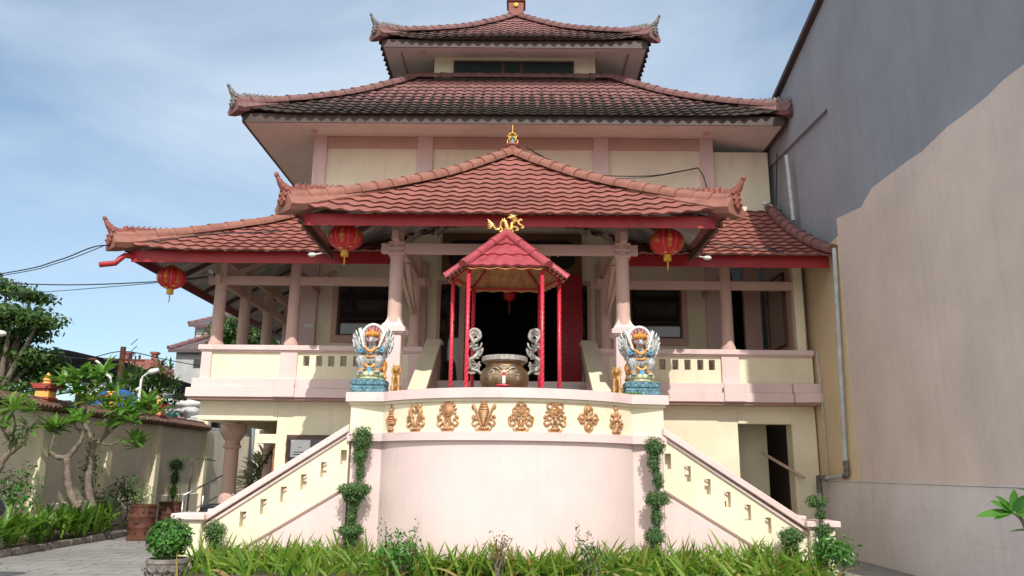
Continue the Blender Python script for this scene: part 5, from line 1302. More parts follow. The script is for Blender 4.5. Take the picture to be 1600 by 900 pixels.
# shrubs standing in it
def shrub(name, label, c, r, n, s, mat, stems=4, group=None, spikes=0):
    t = thing(name, label, 'shrub', (c[0], c[1], 0), group); m = MB()
    leafball(m, c, r, n, s, .8, .25)
    for k in range(spikes):
        x = c[0]+U(-.8,.8)*r[0]; y = c[1]+U(-.5,.5)*r[1]; h = U(.12,.30)
        for q in range(9): small(m, (x+U(-.03,.03), y+U(-.03,.03), c[2]+r[2]*.7+h*q/9), rv()+Vector((0,0,.6)), s*.8)
    m.build('foliage', mat, t); m = MB()
    for k in range(stems): m.tube(spline([(c[0]+U(-.05,.05), c[1]+U(-.05,.05), .05), (c[0]+U(-.6,.6)*r[0], c[1]+U(-.5,.5)*r[1], c[2]*.6), (c[0]+U(-.8,.8)*r[0], c[1]+U(-.5,.5)*r[1], c[2]+r[2]*.7)], 3), lerps([.014,.01,.005], 3), 5)
    m.build('stem', M['bark'], t); return t
p = at(625, 868, 11.75); shrub('leafy_shrub', 'leafy green shrub rising above the border left of the bow centre', (p.x, 11.55, .46), (.34,.26,.28), 620, .036, M['lf_bush'], 5, spikes=5)
p = at(783, 872, 11.5); shrub('reddish_shrub', 'thin reddish shrub standing in the border before the bow centre', (p.x, 11.3, .50), (.25,.22,.26), 260, .028, M['lf_dry'], 7)
p = at(918, 868, 11.6); shrub('leafy_shrub', 'loose dark green shrub in the border right of the bow centre', (p.x, 11.5, .45), (.22,.2,.27), 190, .034, M['lf_top'], 6, spikes=3)
p = at(1195, 878, 12.2); shrub('leafy_shrub', 'low bushy shrub at the right end of the strap leaf border', (p.x, 12.2, .36), (.28,.22,.24), 330, .032, M['lf_strap'], 5)
p = at(312, 885, 12.0); shrub('leafy_shrub', 'low bright green bush at the foot of the left newel post', (p.x+.1, 12.1, .22), (.26,.24,.2), 420, .03, M['lf_strap'], 4)

# ---- clipped topiaries
def topiary(label, x, y, balls, stem, group='clipped ivy topiaries'):
    t = thing('topiary', label, 'topiary', (x, y, 0), group); m = MB()
    for (dx, z, rx, rz_, n) in balls: leafball(m, (x+dx, y, z), (rx*1.02, rx*1.0, rz_*1.02), int(n*1.9), .02, .42, .2, 5.0)
    m.build('foliage', M['lf_top'], t)
    m = MB()
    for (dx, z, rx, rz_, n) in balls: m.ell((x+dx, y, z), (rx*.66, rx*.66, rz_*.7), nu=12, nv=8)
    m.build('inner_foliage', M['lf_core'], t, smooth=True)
    m = MB(); m.tube(spline([Vector((x+dx, y, z)) for dx, z in stem], 4), .028, 7); m.build('stem', M['bark'], t, smooth=True); return t
def Z_(px, py, Y): return at(px, py, Y).z
yT = 12.55
def tz(py): return Z_(555, py, yT)
xL = at(552, 790, yT).x
topiary('tall three tiered topiary against the left pier of the bow', xL, yT, [(.08,tz(686),.17,.20,900),(.07,tz(712),.115,.15,420),(.08,tz(737),.075,.16,260),(.0,tz(765),.255,.10,1250),(.0,tz(776),.17,.10,500),(.01,tz(790),.09,.12,260),(-.01,tz(806),.085,.17,300),(-.02,tz(829),.205,.10,900),(-.01,tz(840),.13,.1,300),(-.0,tz(858),.11,.17,380)], [(0,0),(-.02,.6),(0,1.2),(.06,1.7),(.1,2.05)])
xR = at(1027, 790, yT).x
topiary('tall three tiered topiary against the right pier of the bow', xR, yT, [(-.02,tz(690)-.03,.155,.15,760),(-.03,tz(714)-.03,.11,.2,360),(.02,tz(742)-.03,.09,.18,300),(.0,tz(772)-.02,.19,.115,900),(-.02,tz(800)-.02,.085,.2,330),(-.05,tz(830)-.02,.155,.12,620),(-.04,tz(856)-.02,.11,.17,380)], [(0,0),(-.02,.6),(0,1.2),(.0,1.7),(-.02,2.05)])
p = at(335, 840, 12.5); topiary('small round headed topiary at the foot of the left stair', p.x, 12.5, [(0,.62,.17,.16,780),(.0,.42,.11,.16,300),(0,.22,.09,.16,200)], [(0,0),(0,.6)])
p = at(1236, 842, 12.5); topiary('single headed topiary at the foot of the right stair', p.x, 12.5, [(0,.66,.185,.12,800),(.0,.50,.13,.13,360),(0,.32,.12,.18,380),(0,.14,.1,.14,220)], [(0,0),(0,.6)])
p = at(1278, 775, 12.6); topiary('thin two tiered topiary beside the right newel post', p.x, 12.6, [(-.03,1.17,.17,.1,330),(.02,.98,.09,.1,110),(.05,.76,.14,.10,260),(.04,.58,.12,.14,260),(.02,.36,.07,.16,110)], [(.02,0),(.03,.6),(.0,1.25)])
p = at(1301, 868, 12.1); shrub('leafy_shrub', 'rounded glossy green shrub against the grey block wall', (p.x, 12.1, .48), (.37,.34,.24), 620, .045, M['lf_bush'], 3)
p = at(1290, 893, 12.0); shrub('leafy_shrub', 'low ground hugging bush under the glossy shrub by the block wall', (p.x+.1, 12.0, .12), (.3,.25,.14), 330, .03, M['lf_strap'], 2)

m = MB()
for k in range(90):
    x, y = U(-9.0, -5.2), U(11.5, 19); small(m, (x, y, .012), (U(-.3,.3), U(-.3,.3), 1), U(.025,.055), .5)
o = m.build('fallen_leaves', M['lf_dry']); tag(o, 'scattered dry fallen leaves on the grey paving', 'leaves', kind='stuff')
# ---- potted bush by the left newel post
P0 = at(263, 868, 11.55); pb = thing('potted_bush', 'clipped round glossy bush in a carved stone pot by the left newel post', 'potted plant', (P0.x, 11.55, 0)); c = (P0.x, 11.55, 0)
m = MB(); m.lathe([(.18,0),(.24,.06),(.27,.2),(.275,.27),(.29,.28),(.29,.33),(.25,.335),(.22,.30),(.01,.29)], c, 36, cap=False)
for row, z in enumerate((.10, .17, .235)):
    for k in range(14):
        a_ = 2*PI*(k+.5*(row % 2))/14; r_ = .235+.035*row; m.tube([(c[0]+(r_+.012)*math.cos(a_+.2*math.cos(q*PI/6)), c[1]+(r_+.012)*math.sin(a_+.2*math.cos(q*PI/6)), z-.05*math.sin(q*PI/6)) for q in range(7)], .012, 5)
m.build('stone_pot', M['stone'], pb, smooth=True, autosmooth=40)
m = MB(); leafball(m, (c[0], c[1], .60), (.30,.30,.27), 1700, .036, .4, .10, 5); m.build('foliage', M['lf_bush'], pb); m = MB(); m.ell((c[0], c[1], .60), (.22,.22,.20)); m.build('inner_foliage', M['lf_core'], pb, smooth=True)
m = MB(); m.tube([(c[0],c[1],.28),(c[0],c[1],.5)], .03, 8); m.build('stem', M['bark'], pb)

# ---- frangipani trees
def frangipani(label, branches, tips, name='frangipani_tree', L=.30, group='frangipani trees', extra=None):
    p0 = branches[0][0][0]; t = thing(name, label, 'tree', (p0[0], p0[1], 0), group); m = MB()
    for pts, r0, r1 in branches:
        sp = spline(pts, 5); n = len(sp); m.tube(sp, [.68*(r0+(r1-r0)*k/(n-1))*(1+.15*math.sin(k*1.9)+U(-.05,.05)) for k in range(n)], 9)
    m.build('trunk', M['bark'], t, smooth=True)
    m = MB()
    for (p, ax, n, l_) in tips: rosette(m, p, ax, n, l_)
    m.build('crown', M['lf_fran'], t); return t
def Pt(px, py, Y): return tuple(at(px, py, Y))
YA = 17.6
tipsA = []
def tip(px, py, Y=YA, n=14, L=.46, ax=None): tipsA.append((Pt(px, py, Y+U(-.3,.3)), ax or (U(-.5,.5), U(-.8,-.2), 1), n, L*U(.85,1.15)))
brA = [([Pt(145,795,YA), Pt(138,760,YA), Pt(141,725,YA), Pt(146,692,YA)], .13, .10), ([Pt(146,692,YA), Pt(135,668,YA), Pt(128,655,YA)], .09, .06), ([Pt(146,694,YA), Pt(165,680,YA), Pt(178,668,YA), Pt(200,650,YA-.2)], .08, .04), ([Pt(150,690,YA), Pt(172,695,YA), Pt(190,688,YA), Pt(210,690,YA)], .05, .02),
  ([Pt(128,655,YA), Pt(118,640,YA), Pt(122,615,YA)], .05, .03), ([Pt(130,658,YA), Pt(140,635,YA), Pt(136,600,YA)], .05, .03), ([Pt(165,682,YA), Pt(170,655,YA), Pt(180,640,YA)], .05, .03), ([Pt(200,650,YA-.2), Pt(225,655,YA-.3), Pt(240,645,YA-.3)], .035, .02)]
for q in ((100,600),(122,590),(140,592),(160,585),(115,615),(135,612),(152,605),(175,612),(145,630),(180,628),(196,640),(186,655),(205,660),(228,632),(238,650),(215,645),(208,690),(216,700),(165,640),(172,668),(120,640)): tip(*q)
tA = frangipani('taller upright frangipani tree with a leafy crown above the wall coping', brA, tipsA)
tipsA = []; YB_ = 17.0
brB = [([Pt(122,795,YB_), Pt(110,770,YB_), Pt(106,745,YB_), Pt(105,715,YB_)], .13, .10), ([Pt(105,715,YB_), Pt(90,714,YB_), Pt(78,706,YB_)], .09, .07), ([Pt(105,716,YB_), Pt(118,700,YB_), Pt(128,684,YB_), Pt(126,672,YB_)], .09, .06), ([Pt(78,706,YB_), Pt(82,690,YB_), Pt(85,680,YB_)], .045, .025), ([Pt(126,672,YB_), Pt(118,668,YB_), Pt(116,655,YB_)], .04, .02)]
for q in ((84,668),(78,676),(90,672),(116,656),(126,660),(110,664)): tip(q[0], q[1], YB_, 12, .40)
for k in range(8): tipsA.append((Pt(78+U(-4,4), 704+U(-3,4), YB_), rv(), 3, .10))
frangipani('lower forked frangipani tree with few leaves in front of the beige wall', brB, tipsA)
tipsA = []; YC_ = 15.2
brC = [([Pt(-45,790,YC_), Pt(-30,755,YC_), Pt(-5,735,YC_), Pt(10,712,YC_), Pt(28,698,YC_), Pt(40,684,YC_)], .12, .07), ([Pt(14,708,YC_), Pt(18,690,YC_), Pt(16,678,YC_)], .07, .05), ([Pt(40,684,YC_), Pt(44,672,YC_), Pt(40,655,YC_)], .04, .02), ([Pt(18,684,YC_), Pt(24,665,YC_), Pt(20,645,YC_)], .04, .02), ([Pt(20,690,YC_), Pt(6,675,YC_), Pt(0,660,YC_)], .04, .02)]
for q in ((20,640),(40,645),(5,650),(28,630),(46,640),(14,628),(0,668),(46,672),(10,662)): tip(q[0], q[1], YC_, 11, .32)
for k in range(22): tipsA.append((Pt(20+U(-10,22), 684+U(-12,8), YC_), rv(), 4, .13))
frangipani('leaning frangipani tree at the left edge with knobbly dry twigs', brC, tipsA)
# ---- bed plants
def clump(label, x, y, n, L, W_, mat, group='broad leaved plants in the left bed', hgt=.1, shape='leafy'):
    t = MB()
    for k in range(n):
        az = U(0, 2*PI); le = U(.15,.9); hh = U(0, .35)*L*1.5
        leaf(t, (x+U(-.15,.15), y+U(-.15,.15), .1+hh), (math.cos(az)*le, math.sin(az)*le, 1), L*U(.6,1.1), W_*U(.7,1.1), U(.6,1.5), 5, fold=.12, shape='lance')
    o = t.build('bed_plant', mat); tag(o, label, 'plant', group); return o
spots = [(12,842,14.2,'yellow green broad leaved plant nearest the left edge at the kerb'),(30,820,14.9,'broad leaved plant behind the yellowish one at the left edge'),(45,838,14.8,'low broad leaved plant by the kerb right of the left edge'),(65,800,16.0,'taller broad leaved plant below the leaning frangipani'),(72,832,15.6,'broad leaved plant spilling over the kerb left of the trunks'),(95,812,16.6,'broad leaved plant in front of the forked frangipani trunk'),(112,800,17.0,'bright broad leaved plant at the foot of the forked trunk'),(130,812,17.1,'arching broad leaved plant between the two trunks and the kerb'),(148,805,17.6,'broad leaved plant right of the upright frangipani trunk'),(88,782,17.0,'darker broad leaved plant against the wall left of the trunks'),(175,800,18.2,'short broad leaved plant left of the rusty drums')]
for i, (px, py, Y, lb) in enumerate(spots):
    p = at(px, py, Y); clump(lb, max(-10.25, min(p.x, -9.2)), Y, 46 if i < 9 else 30, .55, .095, M['lf_bed' if i % 3 else 'lf_fran'])
p = at(28, 760, 15.6); shrub('leafy_shrub', 'tall loose shrub by the wall at the left edge', (max(p.x,-10.2), 15.6, 1.0), (.45,.35,.6), 520, .05, M['lf_bush'], 5)
p = at(0, 790, 14.6); shrub('leafy_shrub', 'dark spreading shrub partly cut by the left edge', (-9.9, 14.3, .7), (.4,.4,.5), 520, .05, M['lf_top'], 5)
p = at(214, 775, 20.5); shrub('leafy_shrub', 'bushy plant behind the front rusty drum', (-10.0, 20.6, .95), (.45,.35,.45), 520, .05, M['lf_top'], 5)
p = at(200, 790, 19.8); shrub('leafy_shrub', 'dark shrub left of the front rusty drum', (-9.9, 19.2, .6), (.4,.35,.5), 460, .05, M['lf_top'], 5)
p = at(160, 740, 18); shrub('climbing_shrub', 'thin climbing shrub leaning out right of the upright frangipani', (-9.75, 18.2, 1.5), (.22,.2,.75), 300, .05, M['lf_bush'], 3)
# ---- rusty drums with plants
for (px, py, Y, lb, lb2) in ((219, 836, 18.0, 'front rusty drum with dents and a dark rim band', 'sparse weeds growing out of the front rusty drum'), (265, 818, 19.6, 'rear rusty drum behind the stone pot', 'tall thin weeds growing out of the rear rusty drum')):
    p = at(px, py, Y); t = thing('rusty_drum', lb, 'drum', (p.x, Y, 0), 'rusty oil drums used as planters'); c = (p.x, Y, 0)
    m = MB(); m.lathe([(.27,0),(.285,.01),(.285,.04),(.272,.06),(.272,.25),(.285,.27),(.285,.29),(.272,.31),(.272,.47),(.285,.49),(.285,.51),(.272,.53),(.272,.70),(.29,.72),(.29,.75),(.265,.75),(.265,.66),(.001,.65)], c, 32, cap=False); m.build('drum_body', M['rust'], t, smooth=True, autosmooth=40)
    for k in range(14):
        m = MB(); a_ = U(-PI,0); z = random.choice((.15,.22,.36,.6)); m.ell((c[0]+.272*math.cos(a_), c[1]+.272*math.sin(a_), z), (.022,.022,.022), nu=6, nv=4); m.build('rust_hole', M['black'], t)
    m = MB()
    for k in range(60): az = U(0, 2*PI); x = c[0]+U(-.2,.2); leaf(m, (x, c[1]+U(-.2,.2), .66+U(0,.45)), (math.cos(az), math.sin(az), U(0,1)), U(.1,.2), .03, .8, 3, shape='lance')
    for k in range(7): x = c[0]+U(-.2,.2); m.tube([(x, c[1]+U(-.15,.15), .65), (x+U(-.08,.08), c[1], 1.15)], .006, 4)
    o = m.build('drum_weeds', M['lf_bed']); tag(o, lb2, 'weeds')

# ================================================================== under the left veranda: railing, small things, plants
rl = thing('tube_railing', 'low stainless tube railing beside the ground floor column', 'railing', Pt(322, 790, 17.3)); m = MB()
z0 = .0; pA = at(306, 780, 18.2); pB = at(344, 728, 19.6)
pA.x = -7.55; pB.x = -7.2
for f_ in (0, .5, 1): q = pA.lerp(pB, f_); m = MB(); m.tube([(q.x, q.y, 0), (q.x, q.y, .95+.45*f_)], .02, 8); m.build('post', M['steel'], rl, smooth=True)
m = MB(); m.tube([(pA.x, pA.y, .95), (pB.x, pB.y, 1.40)], .022, 8); m.tube([(pA.x, pA.y, .5), (pB.x, pB.y, .95)], .016, 8); m.build('rail', M['steel'], rl, smooth=True)
p = at(298, 745, 20.5); topiary('small topiary with a ball head behind the rear rusty drum', -8.9, 20.8, [(0,1.62,.24,.2,420),(.0,1.3,.14,.25,220),(0,.95,.12,.25,180)], [(0,0),(0,1.6)])
p = at(318, 725, 22); t = thing('feathery_plant', 'feathery light green plant before the far end of the compound wall', 'plant', (p.x, 22, 0)); m = MB()
for k in range(16):
    az = U(0, 2*PI); d = Vector((math.cos(az), math.sin(az), .35)); q = Vector((-9.15, 22.4, 1.75))
    for j in range(8):
        q = q+d*.07; d.z -= .09
        for s_ in (-1, 1): leaf(m, q, d.cross(Vector((0,0,1)))*s_+d*.6, .16, .035, .3, 2)
m.build('foliage', M['lf_bed'], t); m = MB(); m.tube([(-9.15,22.4,0),(-9.15,22.4,1.8)], .025, 6); m.build('stem', M['bark'], t)
for i, (x, y, z, r_, lb) in enumerate(((-7.0, 22.5, 1.3, .8, 'pale variegated bush under the veranda right of the round column'), (-7.9, 25.0, 1.1, .9, 'pale variegated bush deeper under the veranda'))):
    t = thing('variegated_bush', lb, 'shrub', (x, y, 0), 'variegated bushes'); m = MB()
    for k in range(230): d = rv(); leaf(m, Vector((x,y,z))+Vector((d.x*r_*.8, d.y*r_*.6, d.z*r_*1.0))*U(.5,1), d+Vector((0,0,.3)), .34, .11, .9, 3)
    m.build('foliage', M['lf_var'], t); m = MB()
    for k in range(6): m.tube(spline([(x+U(-.2,.2), y, 0), (x+U(-.4,.4), y, z*.7), (x+U(-.7,.7), y, z+.4)], 3), .02, 5)
    m.build('stem', M['bark'], t)
t = thing('leafy_arch', 'green creeper trained over an arch beside the round column', 'arch', (-6.2, 20.0, 0)); m = MB(); ap_ = [Vector((-6.75+1.15*k/12*1.0, 20.3, 1.2+1.35*math.sin(PI*.5*k/12))) for k in range(13)]
for q in ap_: leafball(m, q, (.12,.12,.12), 46, .04, .6)
for k in range(8): leafball(m, (-6.75, 20.3, .15*k), (.1,.1,.12), 30, .04, .6)
m.build('foliage', M['lf_top'], t); m = MB(); m.tube([(-6.75,20.3,0)]+ap_, .025, 6); m.build('hoop', M['rust'], t)
p = at(334, 780, 18.0); sb = thing('scooter', 'dark parked scooter half hidden behind the left stair', 'scooter', (p.x, 17.4, 0)); m = MB()
x0, y0 = p.x, 18.2
m.tube(spline([(x0+.4,y0,.66),(x0+.2,y0,.70),(x0-.1,y0,.70),(x0-.35,y0,.66)], 4), lerps([.05,.08,.09,.05], 4), 12); m.ell((x0-.1,y0,.55), (.32,.12,.16)); m.build('body', M['black'], sb, smooth=True)
for dx in (-.55, .6):
    m = MB(); m.tube([(x0+dx+.24*math.cos(k*PI/12), y0, .28+.24*math.sin(k*PI/12)) for k in range(25)], .05, 8, cap=False); w_ = m.build('wheel', M['black'], sb, smooth=True); m = MB(); m.lathe([(.17,-.02),(.17,.02)], (0,0,0), 16); m.xform(Matrix.Translation((x0+dx, y0, .28)) @ Matrix.Rotation(PI/2, 4, 'X')); m.build('rim', M['steel'], w_)
m = MB(); m.tube([(x0+.6,y0,.3),(x0+.5,y0,.9),(x0+.45,y0-.3,1.0)], .025, 8); m.build('handlebar', M['steel'], sb, smooth=True)
# parked motorcycle whose tail enters at the left edge
p = at(0, 795, 11.3); mc = thing('motorcycle', 'dark motorcycle whose rounded tail shows at the left edge', 'motorcycle', (p.x-.6, 11.3, 0)); m = MB(); x0, y0 = p.x-.15, 11.3
m.tube(spline([(x0+.13,y0,.88),(x0+.02,y0,1.0),(x0-.35,y0,.98),(x0-.9,y0,.92),(x0-1.3,y0,.95)], 4), lerps([.08,.17,.18,.16,.12], 4), 12); m.ell((x0-.02,y0,.78), (.14,.12,.2)); m.build('seat_and_tail', plain('dark_blue_black_vinyl', (.02,.022,.03), .35), mc, smooth=True)
for dx in (-.45, -1.75):
    m = MB(); m.tube([(x0+dx+.26*math.cos(k*PI/14), y0, .31+.26*math.sin(k*PI/14)) for k in range(29)], .05, 8, cap=False); w_ = m.build('wheel', M['black'], mc, smooth=True); m = MB()
    for k in range(10): a_ = k*PI/5; m.tube([(x0+dx, y0, .31), (x0+dx+.24*math.cos(a_), y0, .31+.24*math.sin(a_))], .008, 4)
    m.build('spoke', M['steel'], w_)
m = MB(); m.ell((x0-.85,y0,.55), (.35,.14,.22)); m.tube([(x0-1.75,y0,.31),(x0-1.4,y0,1.05)], .03, 8); m.tube([(x0-.45,y0,.31),(x0-.2,y0,.85)], .03, 8); m.build('frame', M['black'], mc, smooth=True)
m = MB(); m.tube([(x0-1.4,y0-.35,1.1),(x0-1.4,y0+.35,1.1)], .02, 8); m.build('handlebar', M['steel'], mc)

# ---- potted plants at the right edge
p = at(1588, 893, 8.6); t = thing('glazed_pot_plant', 'small dark spiky plant in a purple glazed pot at the lower right corner', 'potted plant', (p.x+.05, 8.6, 0)); c = (p.x+.06, 8.6, 0)
m = MB(); m.lathe([(.12,0),(.16,.1),(.19,.3),(.2,.36)], c, 28); m.build('pot', plain('purple_glaze', (.06,.03,.10), .2), t, smooth=True, autosmooth=40)
m = MB(); m.lathe([(.205,.362),(.215,.385),(.205,.41),(.175,.41),(.17,.37),(.01,.36)], c, 28, cap=False); m.build('pot_rim', plain('clay_rim', (.5,.38,.28), .6), t, smooth=True, autosmooth=40)
m = MB(); rosette(m, (c[0]+.02, c[1], .42), (0,0,1), 16, .16, .035, 'lance'); m.build('foliage', M['lf_top'], t)
tipsA = []; Y8 = 8.9
brD = [([Pt(1640,915,Y8), Pt(1620,880,Y8), Pt(1600,818,Y8), Pt(1583,800,Y8)], .022, .014), ([Pt(1615,870,Y8), Pt(1625,830,Y8), Pt(1640,790,Y8)], .02, .012), ([Pt(1660,1010,Y8), Pt(1640,915,Y8)], .03, .025)]
tD = thing('potted_frangipani', 'young frangipani with long dark leaves reaching in at the right edge', 'potted plant', (at(1640,915,Y8).x, Y8, 0)); m = MB()
for pts, r0, r1 in brD: sp = spline(pts, 5); m.tube(sp, r0, 7)
m.build('stem', M['bark'], tD, smooth=True); m = MB(); q = at(1583, 800, Y8)
for ex, ey, L, W_ in ((1523,806,.40,.075),(1545,783,.34,.07),(1560,776,.26,.085),(1586,765,.27,.075),(1550,812,.30,.05),(1600,770,.28,.07),(1606,790,.25,.07),(1570,790,.2,.06),(1610,812,.3,.08)):
    d = at(ex, ey, Y8-.05)-q; leaf(m, q, d+Vector((0,U(-.1,.1),.02)), d.length*1.02, W_*1.25, .15, 5, shape='oval', up=Vector((U(-.3,.3),-.8,.6)))
rosette(m, at(1640,790,Y8), (0,0,1), 10, .35); leaf(m, at(1625,830,Y8), at(1585,828,Y8)-at(1625,830,Y8), .34, .12, .2, 5); m.build('foliage', M['lf_bush'], tD)
m = MB(); c = tuple(at(1660,1010,Y8)); m.lathe([(.14,0),(.2,max(.1,c[2]))], (c[0], c[1], 0), 20); m.build('pot', M['stone'], tD, smooth=True, autosmooth=40)

# ================================================================== beyond the compound wall
def BGp(px, py, Y): return at(px, py, Y)
m = MB(); m.box(-10.3, -4.9, 31, 31.2, 0, 4.2); o = m.build('back_wall', M['wall']); tag(o, 'plain beige rear boundary wall glimpsed under the left veranda', 'wall')

def tree(name, label, base, crown, limbs_r, mat, leaf_s, group=None, trunk_top=None):
    """crown: list of (centre, radii, n)"""
    t = thing(name, label, 'tree', base, group); b = Vector(base); m = MB(); top = trunk_top or (b+Vector((0,0,3)))
    top = Vector(top); m.tube(spline([b, b.lerp(top,.5)+Vector((.15,0,0)), top], 4), lerps([limbs_r, limbs_r*.8, limbs_r*.55], 4), 9)
    for c, r, n in crown:
        c = Vector(c); m.tube(spline([top-Vector((0,0,.6)), top.lerp(c,.5)+Vector((0,0,-.2)), c], 4), lerps([limbs_r*.5, limbs_r*.3, .03], 4), 6)
    m.build('trunk', M['bark'], t, smooth=True); m = MB()
    for c, r, n in crown: leafball(m, c, r, int(n*1.9), leaf_s*1.15, .8, .35, 2.2, .6)
    m.build('crown', mat, t); return t
YT = 27.5; cr_ = []
for px, py, rx, rz_, n in ((10,452,1.0,.28,300),(50,463,.75,.2,220),(20,488,1.3,.35,480),(62,502,.8,.28,300),(35,520,1.2,.35,420),(10,545,1.2,.5,500),(60,560,.9,.42,420),(25,585,1.3,.55,600),(75,595,.7,.5,330),(0,615,1.2,.5,420),(-40,500,1.3,.8,600),(-60,560,1.5,1.0,700),(-30,440,1.0,.5,400)):
    cr_.append((at(px, py, YT+U(-.8,.8)), (rx, .9, rz_), n))
b0 = at(0, 700, YT); tree('spreading_tree', 'large dark tree with layered branches beyond the wall at the left edge', (b0.x, YT, 0), cr_, .3, M['lf_tree'], .10, trunk_top=at(0, 600, YT))
YT = 26.0; cr_ = [(at(px, py, YT+U(-.5,.5)), (r_, .6, r_*.75), n) for px, py, r_, n in ((150,620,.5,200),(185,612,.55,220),(205,590,.45,170),(222,605,.6,280),(245,612,.5,230),(235,590,.45,200),(215,628,.6,260),(255,630,.4,150))]
t = tree('mango_tree', 'leafy tree with drooping narrow leaves behind the blue tarpaulin', (at(225,640,YT).x, YT, 0), [(c, (r[0]*.3, .2, r[2]*.3), 20) for c, r, n in cr_], .12, M['lf_tree'], .09, trunk_top=at(225, 640, YT))
m = MB()
for c, r, n in cr_:
    for k in range(n//22): rosette(m, c+Vector((U(-1,1)*r[0], U(-.5,.5), U(-1,1)*r[2])), (U(-.5,.5), -.6, .5), 12, .42, .075, 'lance')
m.build('leaf_clusters', M['lf_tree'], t)
cr_ = [(at(px, py, 38+U(-1,1)), (r_, 1, r_*.8), n) for px, py, r_, n in ((352,520,.9,330),(375,515,1.2,500),(400,530,1.0,360),(425,522,.9,300),(390,540,1.1,300),(350,545,.9,250))]
tree('garden_tree', 'bright green tree seen between the left veranda columns', (at(385,600,38).x, 38, 0), cr_, .2, M['lf_tree'], .11, trunk_top=at(385, 560, 38))
# low hedge masses far away, closing the horizon
m = MB()
for k in range(26):
    x = -75+k*5.4+U(-1,1); leafball(m, (x, 95+U(-6,6), 3.0), (4.5, 3, U(2.6,4.2)), 420, .45, .6, .3)
o = m.build('distant_trees', M['lf_tree']); tag(o, 'dark belt of distant trees beyond the buildings', 'trees', kind='stuff')
# shade-net shed
YS = 33.0
t = thing('shade_net_shed', 'long dark shed draped in black shade net beyond the left wall', 'shed', (at(190, 640, YS).x, YS, 0)); m = MB()
top = [at(px, py, YS) for px, py in ((60,556),(85,546),(110,548),(150,557),(195,566),(240,582),(280,594),(312,604))]; n = len(top)
low = [at(px, py, YS-1.5) for px, py in ((60,612),(85,606),(110,600),(150,598),(195,592),(240,600),(280,612),(312,616))]
for (A_, B_, jit) in ((top, low, .10),):
    sa = spline(A_, 4); sb_ = spline(B_, 4)
    rows = [[a.lerp(b, k/5)+Vector((0, U(-.1,.1), U(-jit, jit) if 0 < k else 0)) for a, b in zip(sa, sb_)] for k in range(6)]
    for k in range(5):
        for j in range(len(sa)-1): m.quad(rows[k+1][j], rows[k+1][j+1], rows[k][j+1], rows[k][j])
    back = [Vector((p_.x, p_.y+7, p_.z-.6)) for p_ in sa]
    for j in range(len(sa)-1): m.quad(sa[j], sa[j+1], back[j+1], back[j])
m.build('net_roof', M['net'], t, smooth=True)
m = MB()
for k, (a, b) in enumerate(((50,90),(85,160),(150,235),(230,305))):
    p0, p1 = at(a, 556+k*12, YS-.3), at(b, 566+k*14, YS-1.2); m.tube(spline([p0, p0.lerp(p1,.5)-Vector((0,0,.25)), p1], 5), .12, 6)
m.build('net_fold', M['net'], t, smooth=True)
m = MB(); x0 = at(60, 640, YS).x; x1 = at(312, 640, YS).x; m.box(x0, x1, YS+3, YS+3.2, 0, 4.6); m.build('shed_wall', M['inside'], t)
each('shed_post', [(x0+(x1-x0)*k/6-.06, x0+(x1-x0)*k/6+.06, YS-1.3, YS-1.18, 0, 4.4) for k in range(7)], M['rust'], 0, t)
p = at(262, 612, YS-1.6); m = MB(); m.box(p.x-.9, p.x+1.1, YS-1.7, YS-1.5, p.z-.55, p.z-.45); m.build('shed_rail', M['concrete'], t)
m = MB(); q0, q1 = at(252, 607, YS-1.65), at(272, 617, YS-1.65); zt_, zb_ = q0.z, q1.z
m.box(q0.x, q1.x, q0.y, q0.y+.04, zt_-.04, zt_); m.box(q0.x, q1.x, q0.y, q0.y+.04, zb_, zb_+.04); m.box(q0.x, q0.x+.04, q0.y, q0.y+.04, zb_, zt_); m.box(q1.x-.04, q1.x, q0.y, q0.y+.04, zb_, zt_); m.build('shed_window_frame', M['concrete'], t)
# poles and lamps
def pole(name, label, cat, px, ytop, Y, r_, mat, extra=None, group=None):
    p = at(px, ytop, Y); t = thing(name, label, cat, (p.x, Y, 0), group); m = MB(); m.tube([(p.x, Y, 0), (p.x, Y, p.z)], r_, 8); m.build('post', M[mat], t, smooth=True, autosmooth=40); return t, p
t, p = pole('utility_pole', 'rusty brown utility pole before the black shade net', 'pole', 193, 542, 31, .11, 'rust'); m = MB(); m.bar(p+Vector((-.7,0,-.5)), p+Vector((.9,0,-.55)), .08, .08); m.ell(p+Vector((.7,0,-.4)), (.05,.05,.1)); m.build('cross_arm', M['rust'], t)
t, p = pole('lattice_pole', 'thin dark lattice pole right of the rusty utility pole', 'pole', 203, 552, 31.5, .04, 'cable'); m = MB(); m.tube([(p.x+.25, 31.5, 0), (p.x+.25, 31.5, p.z-.1)], .03, 6)
for k in range(14): z_ = 2.5+k*.3; m.tube([(p.x, 31.5, z_), (p.x+.25, 31.5, z_+.25)], .015, 4)
m.build('lattice', M['cable'], t)
Yl = 22.2; t, p = pole('street_lamp', 'white straight street lamp with a long lamp head behind the left wall', 'street lamp', 221, 592, Yl, .035, 'lampwhite'); q = at(232, 582, Yl); q2 = at(248, 578, Yl); m = MB()
m.tube([p-Vector((0,0,.1)), p+Vector((.02,0,.05)), q], .025, 7); m.build('arm', M['lampwhite'], t); m = MB(); m.tube([q, q.lerp(q2,.3), q2], [.05,.085,.06], 10, sx=1.0); m.build('lamp_head', M['lampwhite'], t, smooth=True)
p = at(218, 606, Yl); q = at(213, 596+14, Yl); m = MB(); m.tube([p, q], [.04,.05], 8); m.build('second_head', M['lampwhite'], t, smooth=True)
